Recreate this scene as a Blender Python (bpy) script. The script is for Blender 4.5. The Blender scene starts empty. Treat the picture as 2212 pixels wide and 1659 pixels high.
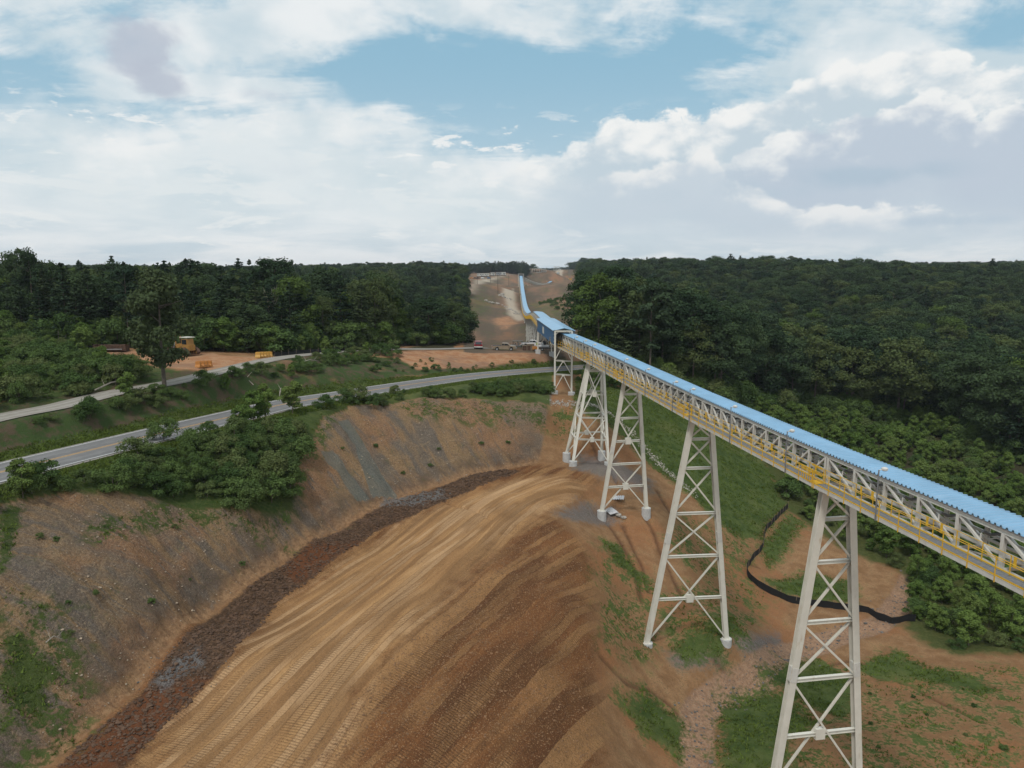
import bpy, bmesh, math, random
import numpy as np
from mathutils import Vector, Matrix
rng = random.Random(7)
nr = np.random.default_rng(11)
SC = bpy.context.scene
COL = SC.collection
R = math.radians

# ------------------------------------------------------------------ camera, sky, sun, exposure
F, CX, CY, PITCH = 1570.0, 1106.0, 829.5, R(8.39)     # focal length in units of a 2212 wide picture
SP, CP = math.sin(PITCH), math.cos(PITCH)
cam_d = bpy.data.cameras.new('camera')
cam = bpy.data.objects.new('camera', cam_d)
COL.objects.link(cam)
cam_d.sensor_width = 36.0
cam_d.lens = 36.0 * F / 2212.0
cam_d.clip_start = 0.5
cam_d.clip_end = 20000
cam.location = (0, 0, 0)
cam.rotation_euler = (R(90) - PITCH, 0, 0)
SC.camera = cam
SC.view_settings.view_transform = 'Standard'
SC.view_settings.look = 'None'
SC.view_settings.gamma = 1
SC.view_settings.exposure = 0.0
SUN_EL, SUN_AZ = R(56), R(205)      # azimuth from +Y clockwise: behind the camera, on its left

def ray(u, v):                      # direction with unit depth along the view axis
    x = (u - CX) / F; z = -(v - CY) / F
    return np.array([x, CP + z * SP, -SP + z * CP])
def at(u, v, d): return ray(u, v) * d
def atz(u, v, Z):
    r = ray(u, v); return r * (Z / r[2])

class NT:
    def __init__(s, nt): s.t = nt; nt.nodes.clear()
    def n(s, typ, ins=None, **kw):
        nd = s.t.nodes.new('ShaderNode' + typ)
        for k, v in kw.items(): setattr(nd, k, v)
        for k, v in (ins or {}).items():
            sk = nd.inputs[k]
            if isinstance(v, bpy.types.NodeSocket): s.t.links.new(v, sk)
            elif isinstance(v, bpy.types.Node): s.t.links.new(v.outputs[0], sk)
            else:
                if isinstance(v, tuple) and len(v) == 3 and sk.type == 'RGBA': v = (*v, 1)
                sk.default_value = v
        return nd
    def m(s, op, a, b=0.0, c=None, clamp=False):
        nd = s.n('Math', {0: a, 1: b} if c is None else {0: a, 1: b, 2: c}, operation=op, use_clamp=clamp)
        return nd.outputs[0]
    def mix(s, f, a, b):
        nd = s.n('Mix', data_type='RGBA')
        for i, v in ((0, f), (6, a), (7, b)):
            sk = nd.inputs[i]
            if isinstance(v, bpy.types.NodeSocket): s.t.links.new(v, sk)
            else: sk.default_value = (*v, 1) if isinstance(v, tuple) and len(v) == 3 else v
        return nd.outputs[2]
    def noise(s, vec, scale, detail=4, rough=.55, dist=0.0):
        i = {'Scale': scale, 'Detail': detail, 'Roughness': rough, 'Distortion': dist}
        if vec is not None: i['Vector'] = vec
        return s.n('TexNoise', i).outputs[0]
    def ss(s, x, lo, hi):            # smoothstep
        return s.n('MapRange', {0: x, 1: lo, 2: hi, 3: 0.0, 4: 1.0}, interpolation_type='SMOOTHSTEP').outputs[0]
    def att(s, name): return s.n('Attribute', attribute_name=name).outputs[2]
    def comb(s, x, y, z=0.0): return s.n('CombineXYZ', {0: x, 1: y, 2: z}).outputs[0]

def sky_world():
    w = bpy.data.worlds.new('World'); SC.world = w; w.use_nodes = True
    w.cycles.sampling_method = 'MANUAL'; w.cycles.sample_map_resolution = 256
    T = NT(w.node_tree)
    sky = T.n('TexSky', sky_type='NISHITA', sun_disc=False, sun_elevation=SUN_EL, sun_rotation=SUN_AZ,
              air_density=1.0, dust_density=1.5, ozone_density=1.5)
    d = T.n('TexCoord').outputs['Generated']
    sp = T.n('SeparateXYZ', {0: d})
    x, y, z = sp.outputs
    A = T.m('ARCTAN2', x, y)
    E = T.m('ARCSINE', z)
    def AE(u, v):
        r = ray(u, v); r = r / np.linalg.norm(r)
        return math.atan2(r[0], r[1]), math.asin(r[2])
    Epos = T.m('MAXIMUM', E, 0.0)
    zz = T.m('ADD', T.m('MAXIMUM', z, 0.0), .22)
    pl = T.comb(T.m('DIVIDE', x, zz), T.m('DIVIDE', y, zz))          # cloud deck seen in perspective
    AEv = T.comb(A, T.m('MULTIPLY', E, 1.5))
    # base blue, paler toward the horizon
    blue = T.mix(T.ss(E, -.02, .30), (6.4, 7.5, 8.0), (3.0, 5.25, 6.7))
    col = T.mix(.88, sky.outputs[0], blue)
    def blob(u, v, ru, rv, tilt=0.0):
        a0, e0 = AE(u, v)
        da = T.m('SUBTRACT', A, a0); de = T.m('SUBTRACT', E, e0)
        ct, st = math.cos(tilt), math.sin(tilt)
        p = T.m('ADD', T.m('MULTIPLY', da, ct), T.m('MULTIPLY', de, st))
        q = T.m('SUBTRACT', T.m('MULTIPLY', de, ct), T.m('MULTIPLY', da, st))
        p = T.m('MULTIPLY', p, F / ru); q = T.m('MULTIPLY', q, F / rv)
        r2 = T.m('ADD', T.m('MULTIPLY', p, p), T.m('MULTIPLY', q, q))
        return T.m('EXPONENT', T.m('MULTIPLY', r2, -1.0))
    # high cirrus deck
    rot = T.n('Mapping', {0: pl, 2: (0, 0, R(-28)), 3: (1.0, 2.6, 1)}).outputs[0]
    c1 = T.noise(rot, 1.1, 7, .62, .6)
    c2 = T.noise(pl, 4.2, 6, .6, .3)
    cir = T.m('ADD', T.m('ADD', T.m('MULTIPLY', c1, .62), T.m('MULTIPLY', c2, .28)), T.m('MULTIPLY', T.noise(AEv, 13.0, 7, .65, .5), .20))
    gap = T.m('ADD', blob(1190, 205, 320, 92, -.05), T.m('MULTIPLY', blob(1560, 105, 120, 40), .45))
    gap = T.m('ADD', gap, T.m('MULTIPLY', blob(40, 165, 130, 34, .1), .5))
    gap = T.m('ADD', gap, T.m('MULTIPLY', blob(2190, 60, 110, 40, .4), .3))
    gap = T.m('ADD', gap, T.m('MULTIPLY', blob(800, 150, 120, 50, .4), .5))
    cir = T.m('SUBTRACT', cir, T.m('MULTIPLY', gap, .40))
    cir = T.m('ADD', cir, T.m('MULTIPLY', T.ss(E, .17, -.02), .30))
    cir = T.m('ADD', cir, .03)
    a_c = T.ss(cir, .43, .585)
    tone = T.noise(AEv, 7.0, 5, .5, .2)
    ccol = T.mix(T.ss(tone, .35, .62), (5.8, 6.9, 7.5), (8.6, 8.85, 8.9))
    col = T.mix(T.m('MULTIPLY', a_c, .95), col, ccol)
    pn = T.noise(T.n('Mapping', {0: AEv, 3: (1, 2.2, 1)}).outputs[0], 17.0, 6, .6, .3)
    col = T.mix(T.m('MULTIPLY', T.m('MULTIPLY', T.ss(pn, .55, .63), T.m('MULTIPLY', T.ss(E, .23, .17), T.ss(E, .05, .10))), .9), col, (8.7, 8.85, 8.8))
    # streaky veil near the horizon
    hv = T.ss(E, .14, .0)
    vn = T.noise(T.comb(T.m('MULTIPLY', A, 4.0), T.m('MULTIPLY', E, 22.0)), 1.5, 6, .58, .5)
    col = T.mix(T.m('MULTIPLY', hv, .9), col, T.mix(T.ss(vn, .36, .62), (5.6, 6.6, 7.25), (8.3, 8.55, 8.65)))
    pf = T.noise(T.comb(T.m('MULTIPLY', A, 9.0), T.m('MULTIPLY', E, 34.0), 2.0), 1.0, 7, .62, .3)
    pfm = T.m('MULTIPLY', T.ss(E, .16, .10), T.ss(E, .015, .04))
    col = T.mix(T.m('MULTIPLY', T.m('MULTIPLY', T.ss(pf, .52, .60), pfm), .8), col, (8.7, 8.85, 8.8))
    # billowing cumulus banks: each has a top edge, bright near it and greyer deeper inside
    fb = T.noise(AEv, 16.0, 8, .62, .25)
    fb2 = T.noise(AEv, 5.5, 4, .5, .4)
    fb3 = T.noise(AEv, 34.0, 5, .65, .4)
    vor = T.n('TexVoronoi', {'Vector': T.n('VectorMath', {0: AEv, 1: T.n('VectorMath', {0: T.n('TexNoise', {'Vector': AEv, 'Scale': 22.0, 'Detail': 5.0}).outputs[1], 3: .035}, operation='SCALE').outputs[0]}, operation='ADD').outputs[0],
                              'Scale': 26.0, 'Smoothness': .6}, feature='SMOOTH_F1').outputs[0]
    def bank(col, pts, lo, hi, amp, depth, grey, white, opac=1.0, fade=.45, lo_e=.0):
        P = [AE(u, v) for u, v in pts]
        a0, a1 = P[0][0], P[-1][0]
        fc = T.n('FloatCurve', {1: T.m('DIVIDE', T.m('SUBTRACT', A, a0), a1 - a0, clamp=True)})
        cv = fc.mapping.curves[0]
        xs = [((a - a0) / (a1 - a0), e / .5) for a, e in P]
        cv.points[0].location = xs[0]; cv.points[1].location = xs[-1]
        for q in xs[1:-1]: cv.points.new(*q)
        for q in cv.points: q.handle_type = 'VECTOR'
        fc.mapping.update()
        edge = T.m('MULTIPLY', fc.outputs[0], .5)
        f = T.m('SUBTRACT', edge, E)
        wob = T.m('SUBTRACT', .5, T.m('ADD', T.m('ADD', T.m('MULTIPLY', fb, .55), T.m('MULTIPLY', vor, .50)), T.m('MULTIPLY', T.m('SUBTRACT', fb3, .5), .55)))
        f = T.m('ADD', f, T.m('MULTIPLY', wob, amp))
        al = T.ss(f, lo, hi)
        sd = T.m('DIVIDE', f, depth)
        sd = T.m('ADD', sd, T.m('MULTIPLY', T.m('SUBTRACT', fb2, .5), 2.6))
        sd = T.m('ADD', sd, T.m('MULTIPLY', T.m('SUBTRACT', fb, .5), 3.2)); sd = T.m('ADD', sd, T.m('MULTIPLY', T.m('SUBTRACT', vor, .35), 1.6))
        c = T.mix(T.ss(sd, 0.0, 1.15), white, grey)
        ends = T.m('MULTIPLY', T.m('MULTIPLY', T.ss(A, a0, a0 + .20), T.ss(A, a1, a1 - .10)), T.ss(E, .02, .085))
        dim = T.m('SUBTRACT', 1.0, T.m('MULTIPLY', T.ss(f, depth * 1.6, depth * 3.6), fade))
        return T.mix(T.m('MULTIPLY', T.m('MULTIPLY', al, opac), T.m('MULTIPLY', ends, dim)), col, c)
    W, G = (8.9, 9.0, 8.9), (5.5, 6.5, 7.2)
    col = bank(col, [(-300, 215), (0, 222), (110, 235), (200, 262), (290, 275), (380, 262), (470, 235), (600, 222), (700, 205), (760, 235), (830, 290), (900, 325), (1050, 350), (1250, 420)], -.02, .03, .07, .05, (6.9, 7.7, 8.0), (8.8, 8.95, 8.9), .6, .75)
    col = bank(col, [(1000, 400), (1106, 358), (1206, 328), (1286, 285), (1335, 240), (1380, 250), (1456, 242), (1500, 250), (1546, 236), (1626, 216), (1706, 192),
                     (1786, 152), (1886, 126), (1996, 95), (2060, 97), (2110, 130), (2212, 140), (2600, 160)], -.002, .007, .052, .055, G, W, 1.0, .35)
    col = bank(col, [(1380, 420), (1450, 350), (1560, 335), (1646, 300), (1741, 272), (1816, 268), (1850, 240), (1926, 232), (1976, 200), (2021, 188), (2060, 200),
                     (2090, 200), (2115, 245), (2212, 215), (2600, 230)], -.002, .007, .055, .042, (5.2, 6.0, 6.9), (8.7, 8.85, 8.8), 1.0, .5)
    col = bank(col, [(1100, 420), (1231, 378), (1321, 368), (1406, 352), (1466, 332), (1531, 322), (1606, 390), (1686, 425), (1741, 445), (1856, 436), (1996, 455),
                     (2212, 462), (2600, 470)], -.002, .008, .05, .03, (5.8, 6.6, 7.3), (8.6, 8.7, 8.65), .9, .9)
    # darker undersides and one grey cloud
    fbx = T.m('MULTIPLY', T.m('SUBTRACT', fb2, .5), 1.2)
    for (u, v, ru, rv, k, g) in ((1890, 378, 190, 24, .75, (4.4, 5.5, 6.5)), (1640, 412, 130, 26, .6, (4.9, 5.9, 6.8)), (1440, 420, 110, 30, .35, (5.2, 6.2, 7.0)),
                                 (2010, 478, 160, 12, .6, (5.0, 6.0, 6.9)), (2150, 370, 120, 60, .45, (5.4, 6.1, 7.0)), (560, 360, 250, 50, .25, (5.9, 6.7, 7.3)),
                                 (300, 100, 60, 58, 1.05, (4.9, 5.4, 6.3)), (345, 165, 50, 34, .95, (4.9, 5.4, 6.3)), (560, 205, 80, 16, .5, (5.6, 6.1, 6.9))):
        b = T.m('MULTIPLY', T.m('ADD', blob(u, v, ru, rv), T.m('MULTIPLY', T.m('ADD', fbx, T.m('MULTIPLY', T.m('SUBTRACT', fb, .5), 2.2)), blob(u, v, ru * 1.5, rv * 1.5))), k, clamp=True)
        col = T.mix(T.m('MULTIPLY', T.ss(b, .15, .80), .85), col, g)
    bg = T.n('Background', {0: col, 1: .1})
    o = T.n('OutputWorld'); T.t.links.new(bg.outputs[0], o.inputs[0])
sky_world()
sun_d = bpy.data.lights.new('sun', 'SUN'); sun_d.energy = 1.9; sun_d.angle = R(10); sun_d.color = (1, .95, .88)
sun = bpy.data.objects.new('sun', sun_d); COL.objects.link(sun)
_sd = Vector((math.sin(SUN_AZ) * math.cos(SUN_EL), math.cos(SUN_AZ) * math.cos(SUN_EL), math.sin(SUN_EL)))
sun.rotation_euler = _sd.to_track_quat('Z', 'Y').to_euler()
SC.render.engine = 'CYCLES'
SC.cycles.max_bounces = 5; SC.cycles.diffuse_bounces = 2; SC.cycles.glossy_bounces = 2
SC.cycles.transparent_max_bounces = 8; SC.cycles.volume_bounces = 0
SC.cycles.use_denoising = True

# ------------------------------------------------------------------ helpers
def tag(o, label=None, cat=None, group=None, kind=None):
    if label: o['label'] = label
    if cat: o['category'] = cat
    if group: o['group'] = group
    if kind: o['kind'] = kind
    return o
def link(o, parent=None):
    COL.objects.link(o)
    if parent is not None: o.parent = parent
    return o
def empty(name, loc=(0, 0, 0), rot=(0, 0, 0), **kw):
    o = bpy.data.objects.new(name, None); o.empty_display_size = .3
    o.location = loc; o.rotation_euler = rot
    link(o); tag(o, **kw); return o
def np_mesh(name, V, Fq, mat=None, smooth=False, uv=None):
    V = np.asarray(V, np.float32); Fq = np.asarray(Fq, np.int32)
    me = bpy.data.meshes.new(name)
    me.vertices.add(len(V)); me.vertices.foreach_set('co', V.ravel())
    k = Fq.shape[1]
    me.loops.add(Fq.size); me.loops.foreach_set('vertex_index', Fq.ravel())
    me.polygons.add(len(Fq)); me.polygons.foreach_set('loop_start', np.arange(0, Fq.size, k, dtype=np.int32))
    try: me.polygons.foreach_set('loop_total', np.full(len(Fq), k, np.int32))
    except Exception: pass
    if smooth: me.polygons.foreach_set('use_smooth', np.ones(len(Fq), bool))
    me.update(calc_edges=True)
    if mat: me.materials.append(mat)
    return me
def obj(name, me, parent=None, loc=(0, 0, 0), rot=(0, 0, 0)):
    o = bpy.data.objects.new(name, me); o.location = loc; o.rotation_euler = rot
    return link(o, parent)
def copy_tree(o, parent=None):
    c = o.copy(); COL.objects.link(c); c.parent = parent
    for ch in o.children: copy_tree(ch, c)
    return c
class MB:                                   # collects boxes, bars and tubes, builds one mesh
    def __init__(s): s.v = []; s.f = []
    def add(s, V, Fs):
        b = len(s.v); s.v += [tuple(p) for p in V]; s.f += [tuple(i + b for i in f) for f in Fs]; return s
    def box(s, c, sz, rz=0.0):
        cx, cy, cz = c; a, b, h = sz[0] / 2, sz[1] / 2, sz[2] / 2
        ca, sa = math.cos(rz), math.sin(rz); V = []
        for z in (-h, h):
            for (x, y) in ((-a, -b), (a, -b), (a, b), (-a, b)): V.append((cx + x * ca - y * sa, cy + x * sa + y * ca, cz + z))
        return s.add(V, [(0, 3, 2, 1), (4, 5, 6, 7), (0, 1, 5, 4), (1, 2, 6, 5), (2, 3, 7, 6), (3, 0, 4, 7)])
    def prof(s, p, q, outline, up=(0, 0, 1)):       # extrude a closed outline from p to q
        p, q = Vector(p), Vector(q); d = (q - p).normalized(); u = Vector(up)
        if abs(d.dot(u)) > .98: u = Vector((0, 1, 0))
        x = d.cross(u).normalized(); yv = x.cross(d).normalized(); n = len(outline)
        V = [p + x * a + yv * b for a, b in outline] + [q + x * a + yv * b for a, b in outline]
        Fs = [(i, (i + 1) % n, n + (i + 1) % n, n + i) for i in range(n)]
        if n <= 8: Fs += [tuple(range(n))[::-1], tuple(range(n, 2 * n))]
        return s.add(V, Fs)
    def bar(s, p, q, w, h=None, up=(0, 0, 1)):
        w, h = w / 2, (h or w) / 2
        return s.prof(p, q, [(-w, -h), (w, -h), (w, h), (-w, h)], up)
    def hbeam(s, p, q, w, h, t=.03, up=(0, 0, 1)):  # flanges w wide, h deep
        s.bar2(p, q, w, t, h / 2 - t / 2, up); s.bar2(p, q, w, t, -h / 2 + t / 2, up); s.bar(p, q, t, h - 2 * t, up); return s
    def bar2(s, p, q, w, t, off, up):
        return s.prof(p, q, [(-w / 2, off - t / 2), (w / 2, off - t / 2), (w / 2, off + t / 2), (-w / 2, off + t / 2)], up)
    def tube(s, p, q, r, n=6, r2=None):
        p, q = Vector(p), Vector(q); d = (q - p).normalized(); u = Vector((0, 0, 1))
        if abs(d.z) > .95: u = Vector((0, 1, 0))
        x = d.cross(u).normalized(); yv = x.cross(d); r2 = r if r2 is None else r2; V = []
        for (c, rr) in ((p, r), (q, r2)):
            for i in range(n):
                a = 2 * math.pi * i / n; V.append(c + (x * math.cos(a) + yv * math.sin(a)) * rr)
        Fs = [(i, (i + 1) % n, n + (i + 1) % n, n + i) for i in range(n)]
        Fs += [tuple(range(n))[::-1], tuple(range(n, 2 * n))]
        return s.add(V, Fs)
    def mesh(s, name, mat, smooth=False):
        me = bpy.data.meshes.new(name); me.from_pydata([tuple(v) for v in s.v], [], s.f); me.materials.append(mat)
        if smooth:
            for p in me.polygons: p.use_smooth = True
        me.update(); return me
    def build(s, name, mat, parent=None, loc=(0, 0, 0), rot=(0, 0, 0), smooth=False):
        return obj(name, s.mesh(name, mat, smooth), parent, loc, rot)

def mat_simple(name, c, rough=.6, metal=0.0, var=.12, scale=1.5, dirt=None, dirt_amt=0.0, bump=0.0, spec=.4):
    m = bpy.data.materials.new(name); m.use_nodes = True; T = NT(m.node_tree)
    co = T.n('TexCoord').outputs['Object']
    n = T.noise(co, scale, 5, .6)
    a = tuple(x * (1 - var) for x in c); b = tuple(min(1, x * (1 + var)) for x in c)
    col = T.mix(T.ss(n, .3, .7), a, b)
    if dirt:
        n2 = T.noise(T.n('Mapping', {0: co, 3: (1, 1, .25)}).outputs[0], scale * 1.7, 6, .7)
        col = T.mix(T.m('MULTIPLY', T.ss(n2, .55, .75), dirt_amt), col, dirt)
    p = T.n('BsdfPrincipled', {'Base Color': col, 'Roughness': rough, 'Metallic': metal, 'Specular IOR Level': spec})
    if bump:
        bn = T.n('Bump', {'Height': n, 'Strength': bump, 'Distance': .05}); T.t.links.new(bn.outputs[0], p.inputs['Normal'])
    o = T.n('OutputMaterial'); T.t.links.new(p.outputs[0], o.inputs[0]); return m
# ------------------------------------------------------------------ terrain
TP = []          # (x, y, z) controls
def tp(L):
    for (u, v, Z) in L: TP.append(tuple(atz(u, v, Z)))
ROADP = [(-700, 1190, -17.6), (-350, 1108, -17.8), (0, 1022, -18), (179, 978, -18), (357, 934.5, -18), (518, 897, -18.1), (625, 872, -18.2), (766, 850, -18.5), (903, 829, -18.8),
         (1042, 811, -19.2), (1195, 798, -19.9), (1300, 791, -20.6), (1400, 787.5, -21.2)]
DRIVEP = [(-350, 985, -15.8), (0, 903, -15.2), (124, 879, -15), (248, 849, -14.7), (372, 827, -14.4), (471, 804, -14), (549, 785, -13.9), (618, 772, -14.2), (717, 761.5, -15), (816, 755, -15.7),
          (940, 754.5, -16.4), (1014, 752.5, -17.1), (1060, 752, -17.5)]
tp(ROADP); tp(DRIVEP)
tp([(0, 1062, -18.3), (200, 1015, -18.3), (400, 960, -18.4), (550, 925, -18.5), (700, 888, -18.7), (900, 850, -19), (1100, 833, -19.6), (1190, 828, -20.1),
    (0, 988, -17.8), (250, 934, -17.8), (500, 880, -17.9), (700, 850, -18.2), (900, 816, -18.7), (1042, 799, -19.1), (1190, 787, -19.5),
    (900, 768, -16.4), (1050, 771, -17.8), (1150, 774, -18.1), (1190, 772, -18.3), (600, 795, -14.6), (717, 775, -15.1),
    (1105, 756, -17.8), (1162, 756, -17.9), (1192, 764, -18.3), (1240, 768, -18.8),
    (100, 830, -14.5), (0, 860, -15), (250, 800, -14), (0, 780, -13), (150, 765, -13), (300, 757, -13), (430, 765, -13.3), (640, 768, -13.6), (430, 790, -13.8), (750, 760, -14.6),
    (1000, 746, -17),
    # crest of the cut, then its toe
    (0, 1092, -19), (100, 1068, -19), (150, 1060, -19.2), (330, 1076, -21.3), (450, 1080, -22.7), (520, 1096, -23.6), (600, 1118, -25.6), (640, 1010, -22.6), (650, 1095, -26), (400, 1040, -21.2), (450, 1000, -19.8), (560, 1060, -23.1), (600, 1040, -23), (550, 980, -20),
    (700, 900, -19), (760, 877, -19), (900, 863, -19.3), (1000, 860, -19.6), (1120, 868, -20.4), (1180, 888, -21.8),
    (60, 1659, -30), (300, 1480, -29.6), (430, 1330, -29.2), (600, 1200, -28.5), (720, 1130, -28.6), (860, 1075, -28.4), (960, 1040, -28.2), (1080, 1012, -28), (1160, 992, -27.9),
    (300, 1240, -24.4), (130, 1330, -24.6), (800, 970, -23.6), (960, 950, -23.9), (1090, 935, -24.2),
    (250, 1659, -30), (700, 1659, -30.6), (1100, 1659, -32.4), (500, 1400, -29.5), (800, 1300, -29), (1000, 1300, -29.2), (900, 1200, -28.7), (1100, 1200, -28.9),
    (1050, 1100, -28.3), (1150, 1050, -28.2), (1230, 1045, -28.1), (1225, 985, -28.1), (1240, 1008, -27.9), (1300, 985, -28.3), (1313, 1012, -28.2),
    (1210, 920, -24.2), (1250, 935, -25.2), (1200, 850, -20.9), (1236, 852, -20.9), (1300, 930, -25),
    (1200, 1270, -30.6), (1240, 1330, -32.0), (1290, 1240, -32.8), (1180, 1450, -32.0), (1270, 1410, -34.2), (1250, 1659, -34.8), (1190, 1095, -28.8), (1260, 1170, -30.9),
    (1340, 1280, -35.2), (1330, 1500, -37.4), (1420, 1659, -40.5),  (1350, 1060, -30.6),  (1480, 1300, -37.6),
    (1520, 1659, -41.5), (1500, 1550, -41.4), (1600, 1480, -41.9), (1720, 1400, -42.4), (1900, 1340, -43), (1950, 1250, -42.8), (1990, 1190, -41.5),
    (1700, 1600, -40.8), (1900, 1600, -41.2), (2100, 1650, -41.2), (2200, 1450, -41.8), (2050, 1420, -42.6), (2212, 1300, -43), (1650, 1350, -41.2), (1750, 1200, -41.2),
    (1616, 1234, -40.4), (1700, 1100, -39.5), (1640, 1190, -40.2), (1500, 1180, -36),
    (1243, 820, -20.7), (1345, 838, -22.5), (1450, 868, -26), (1560, 908, -30.5), (1646, 985, -35.5), (1196, 869, -20.9), (1246, 873, -21.4), (1320, 896, -23.6),
    (1382, 956, -27.5), (1420, 998, -30), (1457, 1030, -31.6), (1494, 1065, -33), (1550, 1000, -32.5), (1646, 890, -34), (1825, 910, -36.5), (1971, 929, -38), (2142, 1000, -38.5),
    (1900, 1100, -40.5), (2100, 1200, -41.5),
    # cleared corridor and the far hill
    (1015, 742, -19.5), (1080, 741, -21), (1040, 700, -21.9), (1040, 660, -16.6), (1060, 632, -10.5), (1085, 622, -7.9), (1120, 700, -22.3), (1180, 655, -17.5), (1200, 690, -19.5),
    (1225, 640, -12), (1245, 705, -17.0), (1030, 605, -2.8), (1100, 592, 3.2), (1190, 584.5, 8), (1215, 590, 7.0), (1160, 623, -9.6)])
TP += [(14.15, 71.5, -38.15), (22.9, 72.95, -38.4), (12.04, 93.9, -32.05), (18.2, 94.9, -32.0), (8, 400, -21.8), (30, 800, -12.4), (47, 910, -11.5), (58, 985, -5.5), (66, 1060, .5), (76, 1160, 8.3), (0, 900, 3.8), (30, 985, 6.5), (48, 1130, 9.5), (-25, 240, -24), (-8, 240, -25), (12, 240, -25), (0, 290, -27), (8, 358, -22.5), (8, 450, -20.5), (8, 480, -19.3), (3, 512, -16.8), (14, 515, -17.2), (8, 560, -14.5), (8, 610, -12.5), (8, 668, -10), (22, 760, -11.5), (40, 850, -12.3),
       (18, 49.5, -41.5), (27, 50.5, -41.5), (0, 0, -33), (-18, 20, -31), (-45, 22, -25), (-60, 20, -18.3), (-30, -10, -31), (20, 10, -40), (50, 20, -42), (90, 60, -43), (60, -10, -42),
       (-110, 10, -15), (-110, 60, -13.5), (-60, -40, -20), (0, -200, -30), (220, 0, -36), (-250, 0, -11), (120, 100, -42),
       (-150, 150, -12.4), (-100, 200, -12.5), (-60, 250, -15), (-150, 300, -12.5), (-60, 400, -13), (-60, 480, -9.5), (-100, 470, -10), (-60, 545, -7.5), (-140, 560, -8), (-300, 300, -11), (-200, 500, -9), (-70, 600, -7), (-350, 800, -6),
       (60, 260, -27), (55, 350, -20), (150, 300, -23), (130, 420, -8.5), (200, 420, -8.5), (260, 330, -17), (300, 500, -9.5), (250, 200, -34), (350, 300, -16), (100, 600, -5), (330, 800, -7),
       (60, 700, -3), (-30, 900, 4), (90, 1100, 10), (-100, 1000, 2)]
for k in range(14):
    a = 2 * math.pi * k / 14
    for rr, z in ((1500, 3), (2600, 14), (4800, 26)):
        TP.append((rr * math.sin(a), rr * math.cos(a), z if math.cos(a) > -.2 else -10))
TP = np.array(TP)
SCL = 100.0
def _phi(r2): return np.where(r2 > 0, .5 * r2 * np.log(np.maximum(r2, 1e-12)), 0.0)
_c = TP[:, :2] / SCL
_K = _phi(((_c[:, None] - _c[None]) ** 2).sum(-1)) + np.eye(len(_c)) * 1e-6
_P = np.c_[np.ones(len(_c)), _c]
_M = np.block([[_K, _P], [_P.T, np.zeros((3, 3))]])
_w = np.linalg.solve(_M, np.r_[TP[:, 2], 0, 0, 0])
def tps(xy):
    xy = np.asarray(xy, float) / SCL; out = np.empty(len(xy))
    for i in range(0, len(xy), 20000):
        q = xy[i:i + 20000]
        out[i:i + 20000] = _phi(((q[:, None] - _c[None]) ** 2).sum(-1)) @ _w[:-3] + _w[-3] + q @ _w[-2:]
    return out
def catmull(P, n=12):
    P = np.asarray(P, float); Q = np.vstack([2 * P[0] - P[1], P, 2 * P[-1] - P[-2]]); out = []
    for i in range(1, len(Q) - 2):
        for t in np.linspace(0, 1, n, endpoint=False):
            a, b, c, d = Q[i - 1], Q[i], Q[i + 1], Q[i + 2]
            out.append(.5 * ((2 * b) + (-a + c) * t + (2 * a - 5 * b + 4 * c - d) * t * t + (-a + 3 * b - 3 * c + d) * t ** 3))
    out.append(P[-1]); return np.array(out)
ROAD = catmull([atz(*p) for p in ROADP]); DRIVE = catmull([atz(*p) for p in DRIVEP])
def polydist(xy, L, rmax=1e9):      # distance, arc length, signed side, index parameter
    xy = np.asarray(xy, float)[:, :2]; L = np.asarray(L, float)
    A, B = L[:-1, :2], L[1:, :2]; D = B - A; l2 = (D ** 2).sum(1); ln = np.sqrt(l2); cum = np.r_[0, np.cumsum(ln)]
    best = np.full(len(xy), 1e9); arc = np.zeros(len(xy)); side = np.ones(len(xy)); zz = np.zeros(len(xy))
    lo = L[:, :2].min(0) - rmax; hi = L[:, :2].max(0) + rmax
    idx = np.where(((xy > lo) & (xy < hi)).all(1))[0]; q = xy[idx]
    b = np.full(len(q), 1e9); a_ = np.zeros(len(q)); s_ = np.ones(len(q)); z_ = np.zeros(len(q))
    for i in range(len(A)):
        r = q - A[i]; t = np.clip((r @ D[i]) / l2[i], 0, 1); e = r - t[:, None] * D[i]; d = np.sqrt((e ** 2).sum(1))
        m = d < b; b[m] = d[m]; a_[m] = cum[i] + t[m] * ln[i]; s_[m] = np.sign(D[i][0] * r[m][:, 1] - D[i][1] * r[m][:, 0])
        if L.shape[1] > 2: z_[m] = L[i, 2] + t[m] * (L[i + 1, 2] - L[i, 2])
    best[idx] = b; arc[idx] = a_; side[idx] = s_; zz[idx] = z_
    return best, arc, side, zz
def inpoly(xy, P):
    x, y = xy[:, 0], xy[:, 1]; c = np.zeros(len(x), bool); n = len(P)
    for i in range(n):
        x1, y1 = P[i][:2]; x2, y2 = P[(i + 1) % n][:2]
        m = (y1 > y) != (y2 > y)
        c ^= m & (x < (x2 - x1) * (y - y1) / ((y2 - y1) if y2 != y1 else 1e-9) + x1)
    return c
def _hash(i, j, s):
    n = (i * 374761393 + j * 668265263 + s * 69069) & 0xffffffff
    n = ((n ^ (n >> 13)) * 1274126177) & 0xffffffff
    return ((n ^ (n >> 16)) & 0xffff) / 65535.0
def vnoise(x, y, s=0):
    i = np.floor(x).astype(np.int64); j = np.floor(y).astype(np.int64); fx = x - i; fy = y - j
    fx = fx * fx * (3 - 2 * fx); fy = fy * fy * (3 - 2 * fy)
    a, b, c, d = _hash(i, j, s), _hash(i + 1, j, s), _hash(i, j + 1, s), _hash(i + 1, j + 1, s)
    return (a + (b - a) * fx) * (1 - fy) + (c + (d - c) * fx) * fy
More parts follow.
